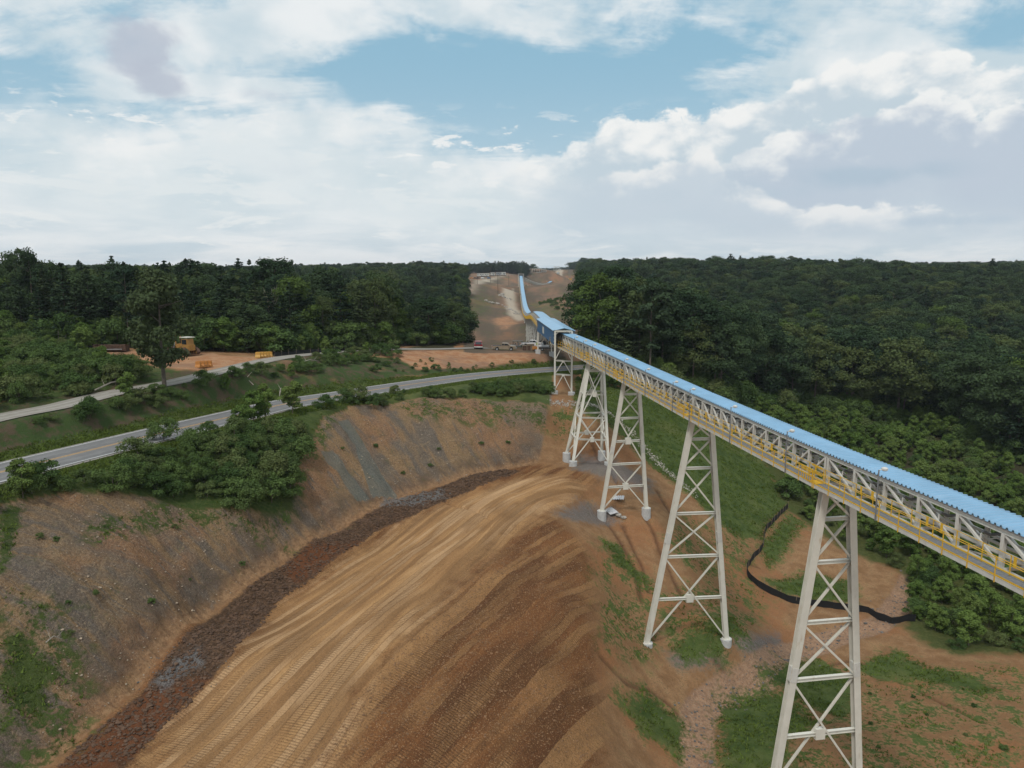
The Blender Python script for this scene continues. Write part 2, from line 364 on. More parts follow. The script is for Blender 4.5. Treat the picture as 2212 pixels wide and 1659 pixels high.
def fbm(x, y, o=4, s=0):
    r = 0; a = .5
    for k in range(o): r = r + a * (vnoise(x, y, s + k) - .5) * 2; x = x * 2.03 + 7.1; y = y * 2.03 + 3.7; a *= .5
    return r
def sst(x, a, b):
    t = np.clip((x - a) / (b - a), 0, 1); return t * t * (3 - 2 * t)
def base_h(xy):
    xy = np.asarray(xy, float); h = tps(xy)
    for L, w, f in ((ROAD, 4.0, 4.0), (DRIVE, 2.4, 3.0)):
        d, arc, sd, z = polydist(xy, L, 14)
        k = 1 - sst(d, w, w + f); h = h * (1 - k) + (z - .02) * k
    r = np.hypot(xy[:, 0], xy[:, 1])
    far = sst(r, 500, 900)
    far = far * np.clip(sst(np.abs(xy[:, 0] - .03 * xy[:, 1]), 70, 170) + (xy[:, 1] < 0) + sst(r, 1250, 1600), 0, 1)
    return h + far * fbm(xy[:, 0] / 230, xy[:, 1] / 230, 3, 5) * 7
def hit(u, v, dmax=3000):
    r = ray(u, v); ds = np.geomspace(25, dmax, 420); P = r[None] * ds[:, None]
    g = P[:, 2] - base_h(P[:, :2]); k = np.where(g < 0)[0]
    if len(k) == 0: return r * dmax
    k = max(k[0], 1); a, b = ds[k - 1], ds[k]
    ds2 = np.linspace(a, b, 24); P = r[None] * ds2[:, None]; g = P[:, 2] - base_h(P[:, :2]); k = np.where(g < 0)[0]
    k = k[0] if len(k) else -1
    return P[k]
_hc = {}
def W(pts):                           # picture-view points -> points on the ground
    out = []
    for p in pts:
        if p not in _hc: _hc[p] = hit(*p)
        out.append(_hc[p])
    return np.array(out)
def proj(P):
    P = np.atleast_2d(P); d = P[:, 1] * CP - P[:, 2] * SP; up = P[:, 1] * SP + P[:, 2] * CP
    return CX + F * P[:, 0] / d, CY - F * up / d, d

TOE = catmull(np.vstack([[(-40, -5, -30), (-37, 22, -30)], W([(-60, 1760), (55, 1659), (153, 1589), (218, 1529), (273, 1482), (308, 1439), (352, 1382), (387, 1338), (447, 1314), (518, 1256), (573, 1221), (617, 1197), (683, 1155), (757, 1119), (807, 1095), (906, 1054), (1013, 1021), (1114, 1004), (1165, 992)])]), 5)
HAUL = catmull(np.vstack([[(-22, 20, -30)], W([(560, 1655), (700, 1480), (850, 1320), (980, 1210), (1080, 1120), (1160, 1070), (1250, 1050)]), [(22, 104, -30)]]), 8)
WALL = np.vstack([[(-64, -5, -18.5), (-62, 25, -18.3), (-56, 45, -18.3)], W([(-60, 1100), (100, 1068), (150, 1060), (330, 1076), (520, 1096), (600, 1112), (640, 1010), (700, 900), (760, 875), (900, 862), (1000, 860), (1120, 868), (1185, 880)]), TOE[::-1]])
def grow(poly_uv): return W(poly_uv)
Z_ = {}      # zone polygons, soft edge in metres
Z_['dark'] = [(W([(40, 1800), (123, 1659), (191, 1597), (273, 1529), (327, 1474), (366, 1425), (404, 1373), (450, 1341), (505, 1297), (546, 1262), (623, 1208), (674, 1170), (733, 1146), (807, 1104), (906, 1069), (995, 1036), (1084, 1015), (1129, 1020), (1054, 1045), (965, 1083), (900, 1114), (810, 1152), (770, 1180), (727, 1208), (691, 1238), (640, 1275), (600, 1308), (570, 1343), (526, 1382), (505, 1412), (464, 1461), (447, 1480), (409, 1515), (344, 1583), (273, 1659), (200, 1760)]), .8)]
Z_['red'] = [(W([(40, 1800), (123, 1659), (273, 1529), (330, 1490), (447, 1480), (409, 1515), (344, 1583), (273, 1659), (180, 1800)]), 2.0), (W([(610, 1225), (674, 1180), (801, 1168), (727, 1208), (640, 1262)]), 1.8), (W([(575, 1225), (600, 1190), (650, 1170), (640, 1190), (610, 1205)]), 1.5)]
Z_['tan'] = [(W([(150, 2000), (273, 1659), (400, 1530), (505, 1412), (610, 1310), (760, 1200), (880, 1125), (990, 1075), (1110, 1035), (1230, 1035), (1290, 1060), (1240, 1090), (1160, 1120), (1080, 1180), (1000, 1260), (900, 1370), (780, 1500), (640, 2100)]), 3.0)]
Z_['floor'] = [(W([(60, 2100), (170, 1640), (273, 1500), (400, 1350), (620, 1200), (850, 1080), (1080, 1012), (1165, 992), (1290, 1035), (1250, 1100), (1200, 1110), (1270, 1190), (1290, 1290), (1290, 1400), (1300, 1520), (1330, 2100)]), 3.0)]
Z_['grass'] = [(W([(1243, 816), (1345, 838), (1450, 868), (1560, 908), (1646, 985), (1705, 1095), (1650, 1165), (1590, 1165), (1520, 1100), (1450, 1040), (1380, 985), (1330, 930), (1240, 884)]), 3.0),
               (W([(1550, 1510), (1640, 1480), (1720, 1500), (1770, 1560), (1700, 1620), (1690, 2100), (1540, 2100)]), 3.0),
               (W([(1650, 1255), (1740, 1235), (1840, 1255), (1850, 1300), (1740, 1295), (1680, 1280)]), 3.0),
               (W([(1850, 1440), (1930, 1400), (2010, 1440), (2100, 1460), (2180, 1490), (2110, 1500), (1980, 1470), (1900, 1480)]), 3.0),
               (W([(1440, 1400), (1500, 1350), (1580, 1330), (1620, 1380), (1560, 1420), (1480, 1430)]), 3.0),
               (W([(1300, 1165), (1340, 1180), (1400, 1250), (1380, 1265), (1320, 1215)]), 3.0),
               (W([(1640, 1185), (1705, 1110), (1740, 1130), (1700, 1190), (1660, 1230)]), 3.0),
               (W([(1390, 1480), (1480, 1560), (1480, 1640), (1400, 1600), (1330, 1520)]), 2.5),
               (W([(1640, 1440), (1760, 1420), (1860, 1470), (1830, 1560), (1700, 1500)]), 2.5),
               (W([(0, 1350), (60, 1370), (110, 1440), (100, 1530), (0, 1560)]), 2.5),
               (W([(0, 1100), (50, 1085), (20, 1200), (0, 1250)]), 1.0)]
Z_['thin'] = [(W([(180, 1130), (300, 1090), (420, 1080), (580, 1130), (640, 1190), (520, 1150), (420, 1130), (300, 1150), (200, 1170)]), 2.0),
              (W([(850, 870), (1000, 862), (1180, 880), (1185, 930), (1120, 920), (1000, 910), (900, 905)]), 2.0),
              (W([(680, 900), (740, 880), (700, 960), (640, 1060), (620, 1150), (580, 1140), (640, 1000)]), 2.0),
              (W([(1780, 1430), (2212, 1440), (2212, 1700), (1700, 1700)]), 4.0),
              (W([(1290, 1180), (1420, 1260), (1420, 1420), (1300, 1420)]), 3.0), (W([(1480, 1110), (1640, 1180), (1600, 1260), (1500, 1240), (1430, 1160)]), 3.0),
              (W([(1420, 1290), (1600, 1230), (1660, 1290), (1620, 1360), (1450, 1400)]), 3.0),
              (W([(1180, 890), (1230, 880), (1260, 930), (1200, 960)]), 1.5),
              (W([(0, 1250), (160, 1350), (200, 1600), (0, 1659)]), 4.0),
              (W([(1140, 655), (1190, 650), (1235, 680), (1240, 700), (1180, 690)]), 8.0),
              (W([(1015, 640), (1060, 640), (1060, 670), (1015, 690)]), 10.0)]
Z_['stone'] = [(W([(1250, 985), (1320, 990), (1410, 1040), (1400, 1062), (1300, 1030), (1240, 1015)]), 3.0),
               (W([(1200, 1110), (1250, 1080), (1330, 1100), (1330, 1125), (1240, 1125)]), 2.5),
               (W([(1440, 1410), (1500, 1400), (1560, 1420), (1520, 1445), (1460, 1440)]), 2.0),
               (W([(830, 1075), (960, 1062), (965, 1080), (880, 1100), (820, 1095)]), .7),
               (W([(330, 1480), (400, 1420), (440, 1400), (440, 1440), (350, 1500)]), .8),
               (W([(1560, 1390), (1680, 1370), (1700, 1400), (1640, 1420)]), 2.5),
               (W([(1160, 848), (1190, 850), (1190, 875), (1150, 870)]), .8)]
Z_['net'] = [(W([(728, 908), (752, 905), (860, 1070), (805, 1080), (790, 1040), (765, 960)]), .4),
             (W([(690, 975), (718, 972), (800, 1082), (770, 1092), (740, 1040)]), .4)]
Z_['mound'] = [(W([(330, 1110), (400, 1100), (430, 1150), (330, 1160)]), 1)]
Z_['road2'] = [(W([(1085, 622), (1108, 622), (1112, 650), (1118, 670), (1135, 690), (1120, 694), (1100, 680), (1092, 650)]), 4.0),
               (W([(1018, 617), (1040, 604), (1100, 592), (1108, 593), (1060, 606), (1018, 632)]), 10.0)]
Z_['clear'] = [(W([(180, 775), (260, 758), (420, 760), (520, 770), (640, 766), (560, 782), (450, 800), (380, 800), (300, 778)]), 2.0),
               (W([(840, 760), (900, 755), (1000, 760), (1190, 766), (1190, 786), (1050, 792), (900, 800), (860, 775)]), 2.5),
               (W([(770, 752), (830, 742), (900, 748), (880, 753), (800, 756)]), 2.0)]
Z_['road2'].append((np.array([(53, 980), (62, 978), (72, 1060), (84, 1180), (75, 1182), (62, 1065)], float), 4.0))
Z_['clear'].append((W([(1070, 688), (1100, 683), (1118, 700), (1090, 712), (1070, 700)]), 7.0))
Z_['bank'] = [(W([(0, 990), (0, 925), (300, 870), (480, 815), (640, 785), (720, 770), (860, 775), (900, 800), (1050, 792), (1190, 784), (900, 812), (700, 846), (500, 878), (250, 932)]), 1.5)]
Z_['shrub'] = [(W([(0, 740), (0, 880), (120, 860), (300, 820), (380, 800), (300, 780), (180, 765)]), 2.0),
               (W([(540, 925), (640, 890), (680, 900), (640, 1000), (640, 1110), (600, 1118), (520, 1096), (330, 1076), (150, 1060), (100, 1068), (60, 1050), (330, 960)]), 1.5),
               (W([(1700, 1100), (1830, 1190), (1960, 1240), (1975, 1320), (1945, 1352), (2000, 1390), (2070, 1414), (2300, 1420), (2300, 1100), (1980, 935), (1825, 912), (1650, 885), (1640, 985)]), 2.0)]
SWALE = catmull(W([(1525, 1800), (1505, 1560), (1560, 1500), (1640, 1460), (1720, 1405), (1820, 1370), (1900, 1345), (1950, 1290), (1975, 1240)]), 6)
RIP = catmull(W([(1196, 869), (1246, 872), (1283, 877), (1320, 896), (1350, 921), (1382, 956), (1420, 998), (1457, 1030), (1494, 1065)]), 6)

RILLS = [catmull(W(p), 5) for p in ([(1395, 1120), (1412, 1150), (1425, 1190), (1450, 1240), (1475, 1290)], [(1345, 1135), (1370, 1190), (1390, 1230), (1400, 1275)], [(1312, 1130), (1345, 1180), (1375, 1240), (1385, 1300)],
    [(1545, 1425), (1570, 1450), (1585, 1462)], [(1420, 1060), (1450, 1110), (1500, 1150), (1560, 1185)], [(1560, 1190), (1600, 1210), (1640, 1225)], [(1760, 1440), (1850, 1430), (1960, 1480), (2120, 1560)], [(1300, 1420), (1350, 1470), (1420, 1500), (1490, 1560)],
    [(960, 1085), (1020, 1100), (1060, 1120)], [(1280, 960), (1300, 1000), (1330, 1040)])]
def zone(xy, name):
    m = np.zeros(len(xy))
    for P, s in Z_[name]:
        lo = P[:, :2].min(0) - s * 2; hi = P[:, :2].max(0) + s * 2
        idx = np.where(((xy > lo) & (xy < hi)).all(1))[0]
        if len(idx) == 0: continue
        q = xy[idx]; ins = inpoly(q, P); d = polydist(q, np.vstack([P, P[:1]]))[0]
        m[idx] = np.maximum(m[idx], np.clip(.5 + np.where(ins, d, -d) / (2 * s), 0, 1))
    return m
EDGE_L = lambda y: -.058 * y - 1.5          # tree line left and right of the cleared corridor
EDGE_R = lambda y: .090 * y + 3.5

def detail(xy, zn):
    """relief that belongs to each surface, metres"""
    x, y = xy[:, 0], xy[:, 1]; h = np.zeros(len(xy))
    near = 1 - sst(np.hypot(x, y), 180, 320)
    h += near * fbm(x / 5, y / 5, 4, 21) * .16 * (1 - zn['road'])
    fl, s, fs = zn['fl'], zn['fsd'], zn['floor']
    # haul floor: ruts along the travel direction
    n1 = vnoise(s / 1.1 + 40, fl / 26.0, 3) + .6 * vnoise(s / .5 + 9, fl / 12.0, 4)
    n1b = vnoise(zn['s2'] / 1.1 + 40, zn['f2'] / 26.0, 3) + .6 * vnoise(zn['s2'] / .5 + 9, zn['f2'] / 12.0, 4); tt = sst(zn['tan'], .25, .75); n1 = n1 * tt + n1b * (1 - tt)
    h += fs * (n1 - .8) * .10 * (1 - zn['dark']) + fs * fbm(x / .8, y / .8, 4, 91) * (.05 + .09 * (1 - tt))
    h += zn['dark'] * (.35 + fbm(x / .9, y / .9, 4, 8) * .38)
    t = zn['wt']; wl = zn['wl']
    # cut face: gullies running down it, clods, a scalloped ditch at the toe
    g = vnoise(wl / 1.7 + vnoise(t / 4, wl / 5, 77) * 1.2, t / 14.0, 31)
    h += zn['wall'] * (-.12 * (np.abs(g - .5) < .12) + (g - .5) * .6 + fbm(x / 1.3, y / 1.3, 5, 14) * .55 + .16 * ((t / 1.5 + vnoise(wl / 3.0, t / 3, 55) * 2.2) % 1))
    h += zn['toe'] * (-.45 + .35 * np.abs(np.sin(wl * 2.6 + vnoise(wl / 3, wl * 0, 5) * 3)))
    h -= zn['swale'] * (.35 + fbm(x / 1.3, y / 1.3, 3, 44) * .25)
    h -= zn['rill'] * .30
    slope_r = zn['fill']
    h += slope_r * fbm(x / 1.6, y / 1.6, 4, 61) * .22
    h += zn['bank'] * (1 - zn['road']) * fbm(x / 2.2, y / 2.2, 4, 71) * .45
    h += zn['clear'] * fbm(x / 2.5, y / 2.5, 4, 81) * .15
    return h
_d0, _d1 = W([(900, 1650), (1275, 1290)])[:, :2]; DIR2 = (_d1 - _d0) / np.linalg.norm(_d1 - _d0)
def zones(xy):
    xy = np.asarray(xy, float)[:, :2]; zn = {k: zone(xy, k) for k in Z_}
    d, arc, sd, _ = polydist(xy, HAUL, 60); r2 = xy - _d0; zn['fl'] = arc; zn['fsd'] = d * sd; zn['f2'] = r2 @ DIR2; zn['s2'] = r2 @ np.array([-DIR2[1], DIR2[0]]) + 200
    d, arc, sd, _ = polydist(xy, TOE, 40); zn['wl'] = arc; zn['wt'] = np.minimum(d, 60)
    Pw = WALL; ins = inpoly(xy, Pw); dd = polydist(xy, np.vstack([Pw, Pw[:1]]), 8)[0]
    zn['wall'] = np.clip(.5 + np.where(ins, dd, -dd) / 2.0, 0, 1)
    zn['toe'] = (1 - sst(d, .35, .95)) * sst(arc, 2, 6)
    dr, arc, sd, _ = polydist(xy, ROAD, 20); zn['road'] = 1 - sst(dr, 3.8, 5.0)
    zn['shoulder'] = (1 - sst(dr, 5.4, 6.8))
    dd_, a2, s2, _ = polydist(xy, DRIVE, 20); zn['road'] = np.maximum(zn['road'], 1 - sst(dd_, 2.0, 3.0))
    zn['drive'] = 1 - sst(dd_, 1.9, 2.9)
    zn['bank'] = np.maximum(zn['bank'], (1 - sst(dd_, 4.0, 8.0)) * np.where(xy[:, 0] < -18, 1, 0) * (1 - zn['clear']))
    nearsh = sst(-s2 * 0 + 0, 0, 1) * 0
    zn['swale'] = 1 - sst(polydist(xy, SWALE, 8)[0], .9, 2.4)
    rd = np.full(len(xy), 99.0)
    for L_ in RILLS:
        dd2, ar2, _, _ = polydist(xy, L_, 3); rd = np.minimum(rd, np.abs(dd2 + .0) + .18 * vnoise(ar2 * 1.3, ar2 * 0, 3))
    zn['rill'] = 1 - sst(rd, .10, .55)
    zn['fill'] = sst(xy[:, 0], 2, 8) * (1 - zn['floor']) * (1 - sst(np.hypot(xy[:, 0], xy[:, 1]), 120, 150))
    # near roadside strip between the road and the crest of the cut
    P = np.vstack([ROAD[(ROAD[:, 1] < 160)][::6], WALL[:16][::-1]])
    zn['strip'] = np.where(inpoly(xy, P), 1.0, 0.0)
    inc = (xy[:, 0] > EDGE_L(xy[:, 1])) & (xy[:, 0] < EDGE_R(xy[:, 1])) & (xy[:, 1] > 165) & (xy[:, 1] < 1150)
    zn['corr'] = np.where(inc, 1.0, 0.0)
    r = np.hypot(xy[:, 0], xy[:, 1])
    forest = np.where((xy[:, 1] > 120) & (zn['corr'] < .5) & (r > 150), 1.0, 0.0) * (1 - zn['clear']) * (1 - zn['grass'])
    forest = np.maximum(forest, np.where(r > 420, 1.0, 0.0) * (1 - zn['corr']))
    forest = np.where((xy[:, 0] > -14) & (xy[:, 0] < 16) & (xy[:, 1] < 200), 0, forest)
    zn['forest'] = forest * (1 - zn['road'])
    return zn

def build_terrain():
    rs = [2, 6, 12, 18, 24, 29]
    r = 33.0
    while r < 5500: rs.append(r); r *= 1 + (.0042 if r < 125 else .0062 if r < 260 else .012 if r < 1300 else .03)
    rs = np.array(rs)
    az = list(np.arange(-44, 44.01, .19)); az = np.array(az + list(np.arange(48, 316, 4.0)))
    az = R(1) * az
    n, m = len(rs), len(az)
    X = rs[:, None] * np.sin(az)[None]; Y = rs[:, None] * np.cos(az)[None]
    xy = np.c_[X.ravel(), Y.ravel()]
    zn = zones(xy); z = base_h(xy) + detail(xy, zn)
    V = np.c_[xy, z]; V = np.vstack([V, [[0, 0, -33]]])
    i = np.arange(n - 1)[:, None] * m; j = np.arange(m)[None]
    j2 = (j + 1) % m
    Q = np.stack([i + j, i + j2, i + m + j2, i + m + j], -1).reshape(-1, 4)[:, ::-1]
    me = np_mesh('terrain', V, Q, None, True)
    for k in ('grass', 'thin', 'dark', 'tan', 'floor', 'stone', 'net', 'road2', 'clear', 'bank', 'shrub', 'wall', 'toe', 'shoulder', 'strip', 'corr', 'forest', 'swale', 'red', 'rill', 'fl', 'fsd', 'f2', 's2', 'wl', 'wt', 'fill'):
        a = me.attributes.new('z_' + k, 'FLOAT', 'POINT'); a.data.foreach_set('value', np.r_[zn[k], 0].astype(np.float32))
    me.materials.append(ground_mat())
    o = obj('ground', me); tag(o, kind='structure')
    return o

def ground_mat():
    m = bpy.data.materials.new('ground'); m.use_nodes = True; T = NT(m.node_tree)
    co = T.n('NewGeometry').outputs[0]
    A = {k: T.att('z_' + k) for k in ('grass', 'thin', 'dark', 'tan', 'floor', 'stone', 'net', 'road2', 'clear', 'bank', 'shrub', 'wall', 'toe', 'shoulder', 'strip', 'corr', 'forest', 'swale', 'red', 'rill', 'fl', 'fsd', 'f2', 's2', 'wl', 'wt', 'fill')}
    n1 = T.noise(co, .09, 5, .6); n2 = T.noise(co, .55, 6, .65); n3 = T.noise(co, 2.6, 6, .7); n4 = T.noise(co, 9.0, 4, .7); n5 = T.noise(co, 24.0, 3, .7); n35 = T.noise(co, 5.0, 4, .75)
    def msk(a, amp=.75, w=.14, nz=None):            # ragged edge
        x = T.m('ADD', a, T.m('MULTIPLY', T.m('SUBTRACT', nz or n3, .5), amp))
        return T.ss(x, .5 - w, .5 + w)
    # bare soil
    soil = T.mix(T.ss(n2, .35, .65), (.225, .122, .058), (.325, .190, .098))
    soil = T.mix(T.m('MULTIPLY', T.ss(n1, .5, .62), .7), soil, (.30, .135, .060))
    soil = T.mix(T.m('MULTIPLY', T.ss(n3, .55, .8), .6), soil, (.42, .30, .20))
    soil = T.mix(T.m('MULTIPLY', T.ss(n4, .53, .72), .5), soil, (.11, .07, .045))
    soil = T.mix(T.m('MULTIPLY', T.ss(n35, .52, .64), .45), soil, (.14, .09, .055))
    soil = T.mix(T.m('MULTIPLY', A['rill'], .8), soil, (.105, .052, .03))
    # corridor and far slopes
    cs = T.noise(T.n('Mapping', {0: co, 2: (0, 0, R(20)), 3: (.06, .012, .05)}).outputs[0], 1.0, 6, .6)
    cor = T.mix(T.ss(cs, .36, .60), (.225, .135, .088), (.115, .088, .064))
    cor = T.mix(T.m('MULTIPLY', T.ss(T.noise(co, .03, 4, .6), .55, .68), .55), cor, (.30, .145, .075))
    cor = T.mix(T.m('MULTIPLY', T.ss(n1, .53, .66), .5), cor, (.10, .115, .05))
    col = T.mix(A['corr'], soil, cor)
    # cut face
    wv = T.comb(T.m('MULTIPLY', A['wl'], .55), T.m('MULTIPLY', A['wt'], .075))
    w1 = T.noise(wv, 1.0, 6, .62, .5); w2 = T.noise(T.comb(T.m('MULTIPLY', A['wl'], 2.2), T.m('MULTIPLY', A['wt'], .35)), 1.0, 5, .65, .3)
    wall = T.mix(T.ss(w1, .40, .60), (.30, .185, .092), (.150, .125, .105))
    wall = T.mix(T.m('MULTIPLY', T.ss(n1, .46, .60), .75), wall, (.33, .165, .080))
    wall = T.mix(T.m('MULTIPLY', T.ss(w2, .55, .65), .75), wall, (.13, .12, .115))
    w3 = T.noise(T.comb(T.m('MULTIPLY', A['wl'], .12), T.m('MULTIPLY', A['wt'], 1.1), 3.0), 1.0, 5, .7, .6)
    wall = T.mix(T.m('MULTIPLY', T.ss(w3, .55, .68), .55), wall, (.34, .24, .14))
    wall = T.mix(T.m('MULTIPLY', T.ss(w3, .45, .33), .5), wall, (.12, .088, .068))
    wall = T.mix(T.m('MULTIPLY', T.ss(n4, .50, .72), .65), wall, (.46, .37, .27))
    wall = T.mix(T.m('MULTIPLY', T.ss(n3, .52, .78), .6), wall, (.10, .065, .045))
    wall = T.mix(T.m('MULTIPLY', T.ss(n5, .52, .66), .55), wall, (.075, .055, .042))
    wall = T.mix(T.m('MULTIPLY', T.ss(n5, .46, .34), .45), wall, (.44, .33, .21))
    wall = T.mix(T.m('MULTIPLY', T.ss(n35, .50, .60), .42), wall, (.085, .062, .048))
    wall = T.mix(T.m('MULTIPLY', T.ss(n35, .46, .36), .38), wall, (.42, .31, .195))
    low = T.ss(A['wt'], 4.0, .8)
    wall = T.mix(T.m('MULTIPLY', low, T.m('MULTIPLY', T.ss(n2, .35, .6), .75)), wall, (.135, .095, .07))
    col = T.mix(msk(A['wall'], .3), col, wall)
    # haul floor with tracks
    def tracks(FL, FS, lo, hi, hi2, dk2, edge):
        wob = T.m('MULTIPLY', T.m('SUBTRACT', T.noise(T.comb(T.m('MULTIPLY', FL, .03), T.m('MULTIPLY', FS, .06)), 1.0, 2), .5), .8)
        s = T.m('ADD', FS, wob)
        t1 = T.noise(T.comb(T.m('MULTIPLY', FL, .045), T.m('MULTIPLY', s, .62)), 1.0, 5, .6, .15)
        t2 = T.noise(T.comb(T.m('MULTIPLY', FL, .09), T.m('MULTIPLY', s, 1.9)), 1.0, 4, .6, .1)
        c = T.mix(T.ss(t1, .38, .62), lo, hi)
        c = T.mix(T.m('MULTIPLY', T.ss(t2, .54, .74), .35), c, hi2)
        c = T.mix(T.m('MULTIPLY', T.ss(n2, .5, .7), .35), c, lo)
        for (wd, dr, kk, sc_) in ((.62, .0, 7.31, .055), (.62, .045, 3.17, .04), (1.9, -.03, 5.77, .03)):
            sl = T.m('DIVIDE', T.m('ADD', s, T.m('ADD', T.m('MULTIPLY', FL, dr), T.m('MULTIPLY', n2, .12))), wd); li = T.m('FLOOR', sl); fr = T.m('FRACT', sl)
            tl = T.noise(T.comb(T.m('MULTIPLY', li, kk), T.m('MULTIPLY', FL, sc_)), 1.0, 2, .5)
            c = T.mix(T.m('MULTIPLY', T.ss(tl, .54, .62), .6), c, hi2)
            c = T.mix(T.m('MULTIPLY', T.ss(tl, .46, .38), .5), c, dk2)
            if wd < 1:
                ed = T.ss(T.m('ABSOLUTE', T.m('SUBTRACT', fr, .5)), .38, .49); c = T.mix(T.m('MULTIPLY', T.m('MULTIPLY', ed, T.ss(tl, .50, .58)), .6), c, edge)
                if dr == 0: lane = T.ss(tl, .50, .56)
        cle = T.m('SINE', T.m('ADD', T.m('MULTIPLY', FL, 2 * math.pi / .25), T.m('MULTIPLY', n2, 5.0)))
        cm = T.m('MULTIPLY', lane, T.ss(T.m('ADD', cle, T.m('MULTIPLY', T.m('SUBTRACT', n4, .5), 1.4)), -.2, .9))
        return T.mix(T.m('MULTIPLY', cm, .40), c, edge), cm, t2
    br, cmb, t2b = tracks(A['f2'], A['s2'], (.150, .060, .024), (.230, .102, .040), (.37, .205, .088), (.095, .042, .019), (.085, .042, .021))
    tn, cma, t2 = tracks(A['fl'], A['fsd'], (.325, .175, .076), (.46, .262, .116), (.55, .35, .19), (.205, .112, .052), (.15, .080, .038))
    tm = msk(A['tan'], .9, .3, n2)
    fl = T.mix(tm, br, tn)
    cm = T.m('MULTIPLY', A['floor'], T.m('ADD', T.m('MULTIPLY', cma, tm), T.m('MULTIPLY', cmb, T.m('SUBTRACT', 1.0, tm))))
    gr_ = T.m('ADD', .30, T.m('MULTIPLY', T.m('SUBTRACT', 1.0, tm), .45))
    fl = T.mix(T.m('MULTIPLY', T.ss(n4, .52, .66), gr_), fl, (.085, .045, .024))
    fl = T.mix(T.m('MULTIPLY', T.ss(n35, .54, .64), T.m('MULTIPLY', gr_, .8)), fl, (.10, .052, .027))
    fl = T.mix(T.m('MULTIPLY', T.ss(n4, .44, .34), gr_), fl, (.42, .265, .14))
    fl = T.mix(T.m('MULTIPLY', T.ss(n4, .52, .72), .28), fl, (.10, .055, .03))
    col = T.mix(msk(A['floor'], 1.2, .3, n2), col, fl)
    # windrow of dark clods
    dk = T.mix(T.ss(n3, .4, .65), (.060, .036, .022), (.145, .085, .052))
    dk = T.mix(T.m('MULTIPLY', msk(A['red'], 1.0, .2, n2), .85), dk, T.mix(n3, (.115, .040, .017), (.165, .066, .030)))
    dk = T.mix(T.m('MULTIPLY', T.ss(n4, .55, .75), .6), dk, (.24, .16, .11))
    col = T.mix(msk(A['dark'], .8, .10), col, dk)
    toe = T.mix(T.ss(n3, .35, .7), (.36, .22, .12), (.20, .11, .06))
    col = T.mix(T.m('MULTIPLY', A['toe'], T.m('MULTIPLY', T.ss(n2, .3, .5), .85)), col, toe)
    # stone, gravel, nets
    st = T.mix(T.ss(n4, .35, .65), (.07, .07, .075), (.22, .21, .20))
    col = T.mix(T.m('MULTIPLY', msk(A['stone'], 1.5, .22, T.m('ADD', T.m('MULTIPLY', n2, .6), T.m('MULTIPLY', n3, .4))), .8), col, st)
    nt_ = T.mix(T.ss(n4, .4, .6), (.10, .125, .115), (.20, .20, .17))
    col = T.mix(T.m('MULTIPLY', msk(A['net'], .25, .1), .72), col, nt_)
    sw = T.mix(T.ss(n3, .35, .65), (.36, .22, .135), (.22, .13, .085))
    sw = T.mix(T.m('MULTIPLY', T.ss(n4, .52, .66), .6), sw, (.40, .34, .28))
    col = T.mix(T.m('MULTIPLY', msk(A['swale'], .6, .2), .9), col, sw)
    # clearing, road banks
    cl = T.mix(T.ss(n2, .35, .65), (.33, .155, .075), (.43, .25, .145))
    cl = T.mix(T.m('MULTIPLY', T.ss(n1, .48, .62), .6), cl, (.22, .14, .10))
    cl = T.mix(T.m('MULTIPLY', T.ss(n3, .55, .75), .6), cl, (.16, .085, .05))
    col = T.mix(msk(A['clear'], .7, .2, n2), col, cl)
    bk = T.mix(T.ss(n2, .38, .56), (.098, .072, .046), (.048, .076, .024))
    bk = T.mix(T.m('MULTIPLY', T.ss(n1, .55, .66), .6), bk, (.27, .15, .085))
    col = T.mix(msk(A['bank'], .5, .2, n2), col, bk)
    gr2 = T.mix(T.ss(n3, .3, .7), (.38, .32, .25), (.50, .43, .34))
    col = T.mix(T.m('MULTIPLY', msk(A['road2'], .5, .3, n1), .9), col, gr2)
    # grass
    gg = T.mix(T.ss(n2, .35, .65), (.042, .068, .018), (.088, .115, .034))
    gg = T.mix(T.m('MULTIPLY', T.ss(n4, .45, .75), .55), gg, (.028, .055, .012))
    gg = T.mix(T.m('MULTIPLY', T.ss(n1, .52, .68), .6), gg, (.14, .145, .05))
    gmask = T.m('MAXIMUM', msk(A['grass'], 1.9, .16, T.m('ADD', T.m('MULTIPLY', n2, .5), T.m('MULTIPLY', n3, .5))), T.m('MULTIPLY', msk(A['thin'], 1.0, .2, n2), T.ss(T.m('ADD', T.m('MULTIPLY', n2, .5), T.m('MULTIPLY', n3, .5)), .47, .56)))
    gmask = T.m('MAXIMUM', gmask, T.m('MULTIPLY', msk(A['shoulder'], .35, .15, n2), .95))
    gmask = T.m('MAXIMUM', gmask, T.m('MULTIPLY', A['strip'], .95))
    spr = T.ss(T.m('ADD', T.m('MULTIPLY', n2, .45), T.m('MULTIPLY', n4, .55)), .56, .62)
    gmask = T.m('MAXIMUM', gmask, T.m('MULTIPLY', spr, T.m('MULTIPLY', T.m('SUBTRACT', 1.0, A['floor']), T.m('SUBTRACT', .55, T.m('MULTIPLY', A['bank'], .2)))))
    col = T.mix(gmask, col, gg)
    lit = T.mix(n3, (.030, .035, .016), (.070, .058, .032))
    col = T.mix(T.m('MULTIPLY', msk(A['shrub'], 1.0, .25, n2), .9), col, T.mix(T.ss(n3, .35, .65), (.035, .065, .016), (.075, .095, .03)))
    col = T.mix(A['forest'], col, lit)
    p = T.n('BsdfPrincipled', {'Base Color': col, 'Roughness': .95, 'Specular IOR Level': .1})
    hgt = T.m('ADD', T.m('ADD', T.m('MULTIPLY', n3, .18), T.m('MULTIPLY', n4, .07)), T.m('MULTIPLY', n35, .12))
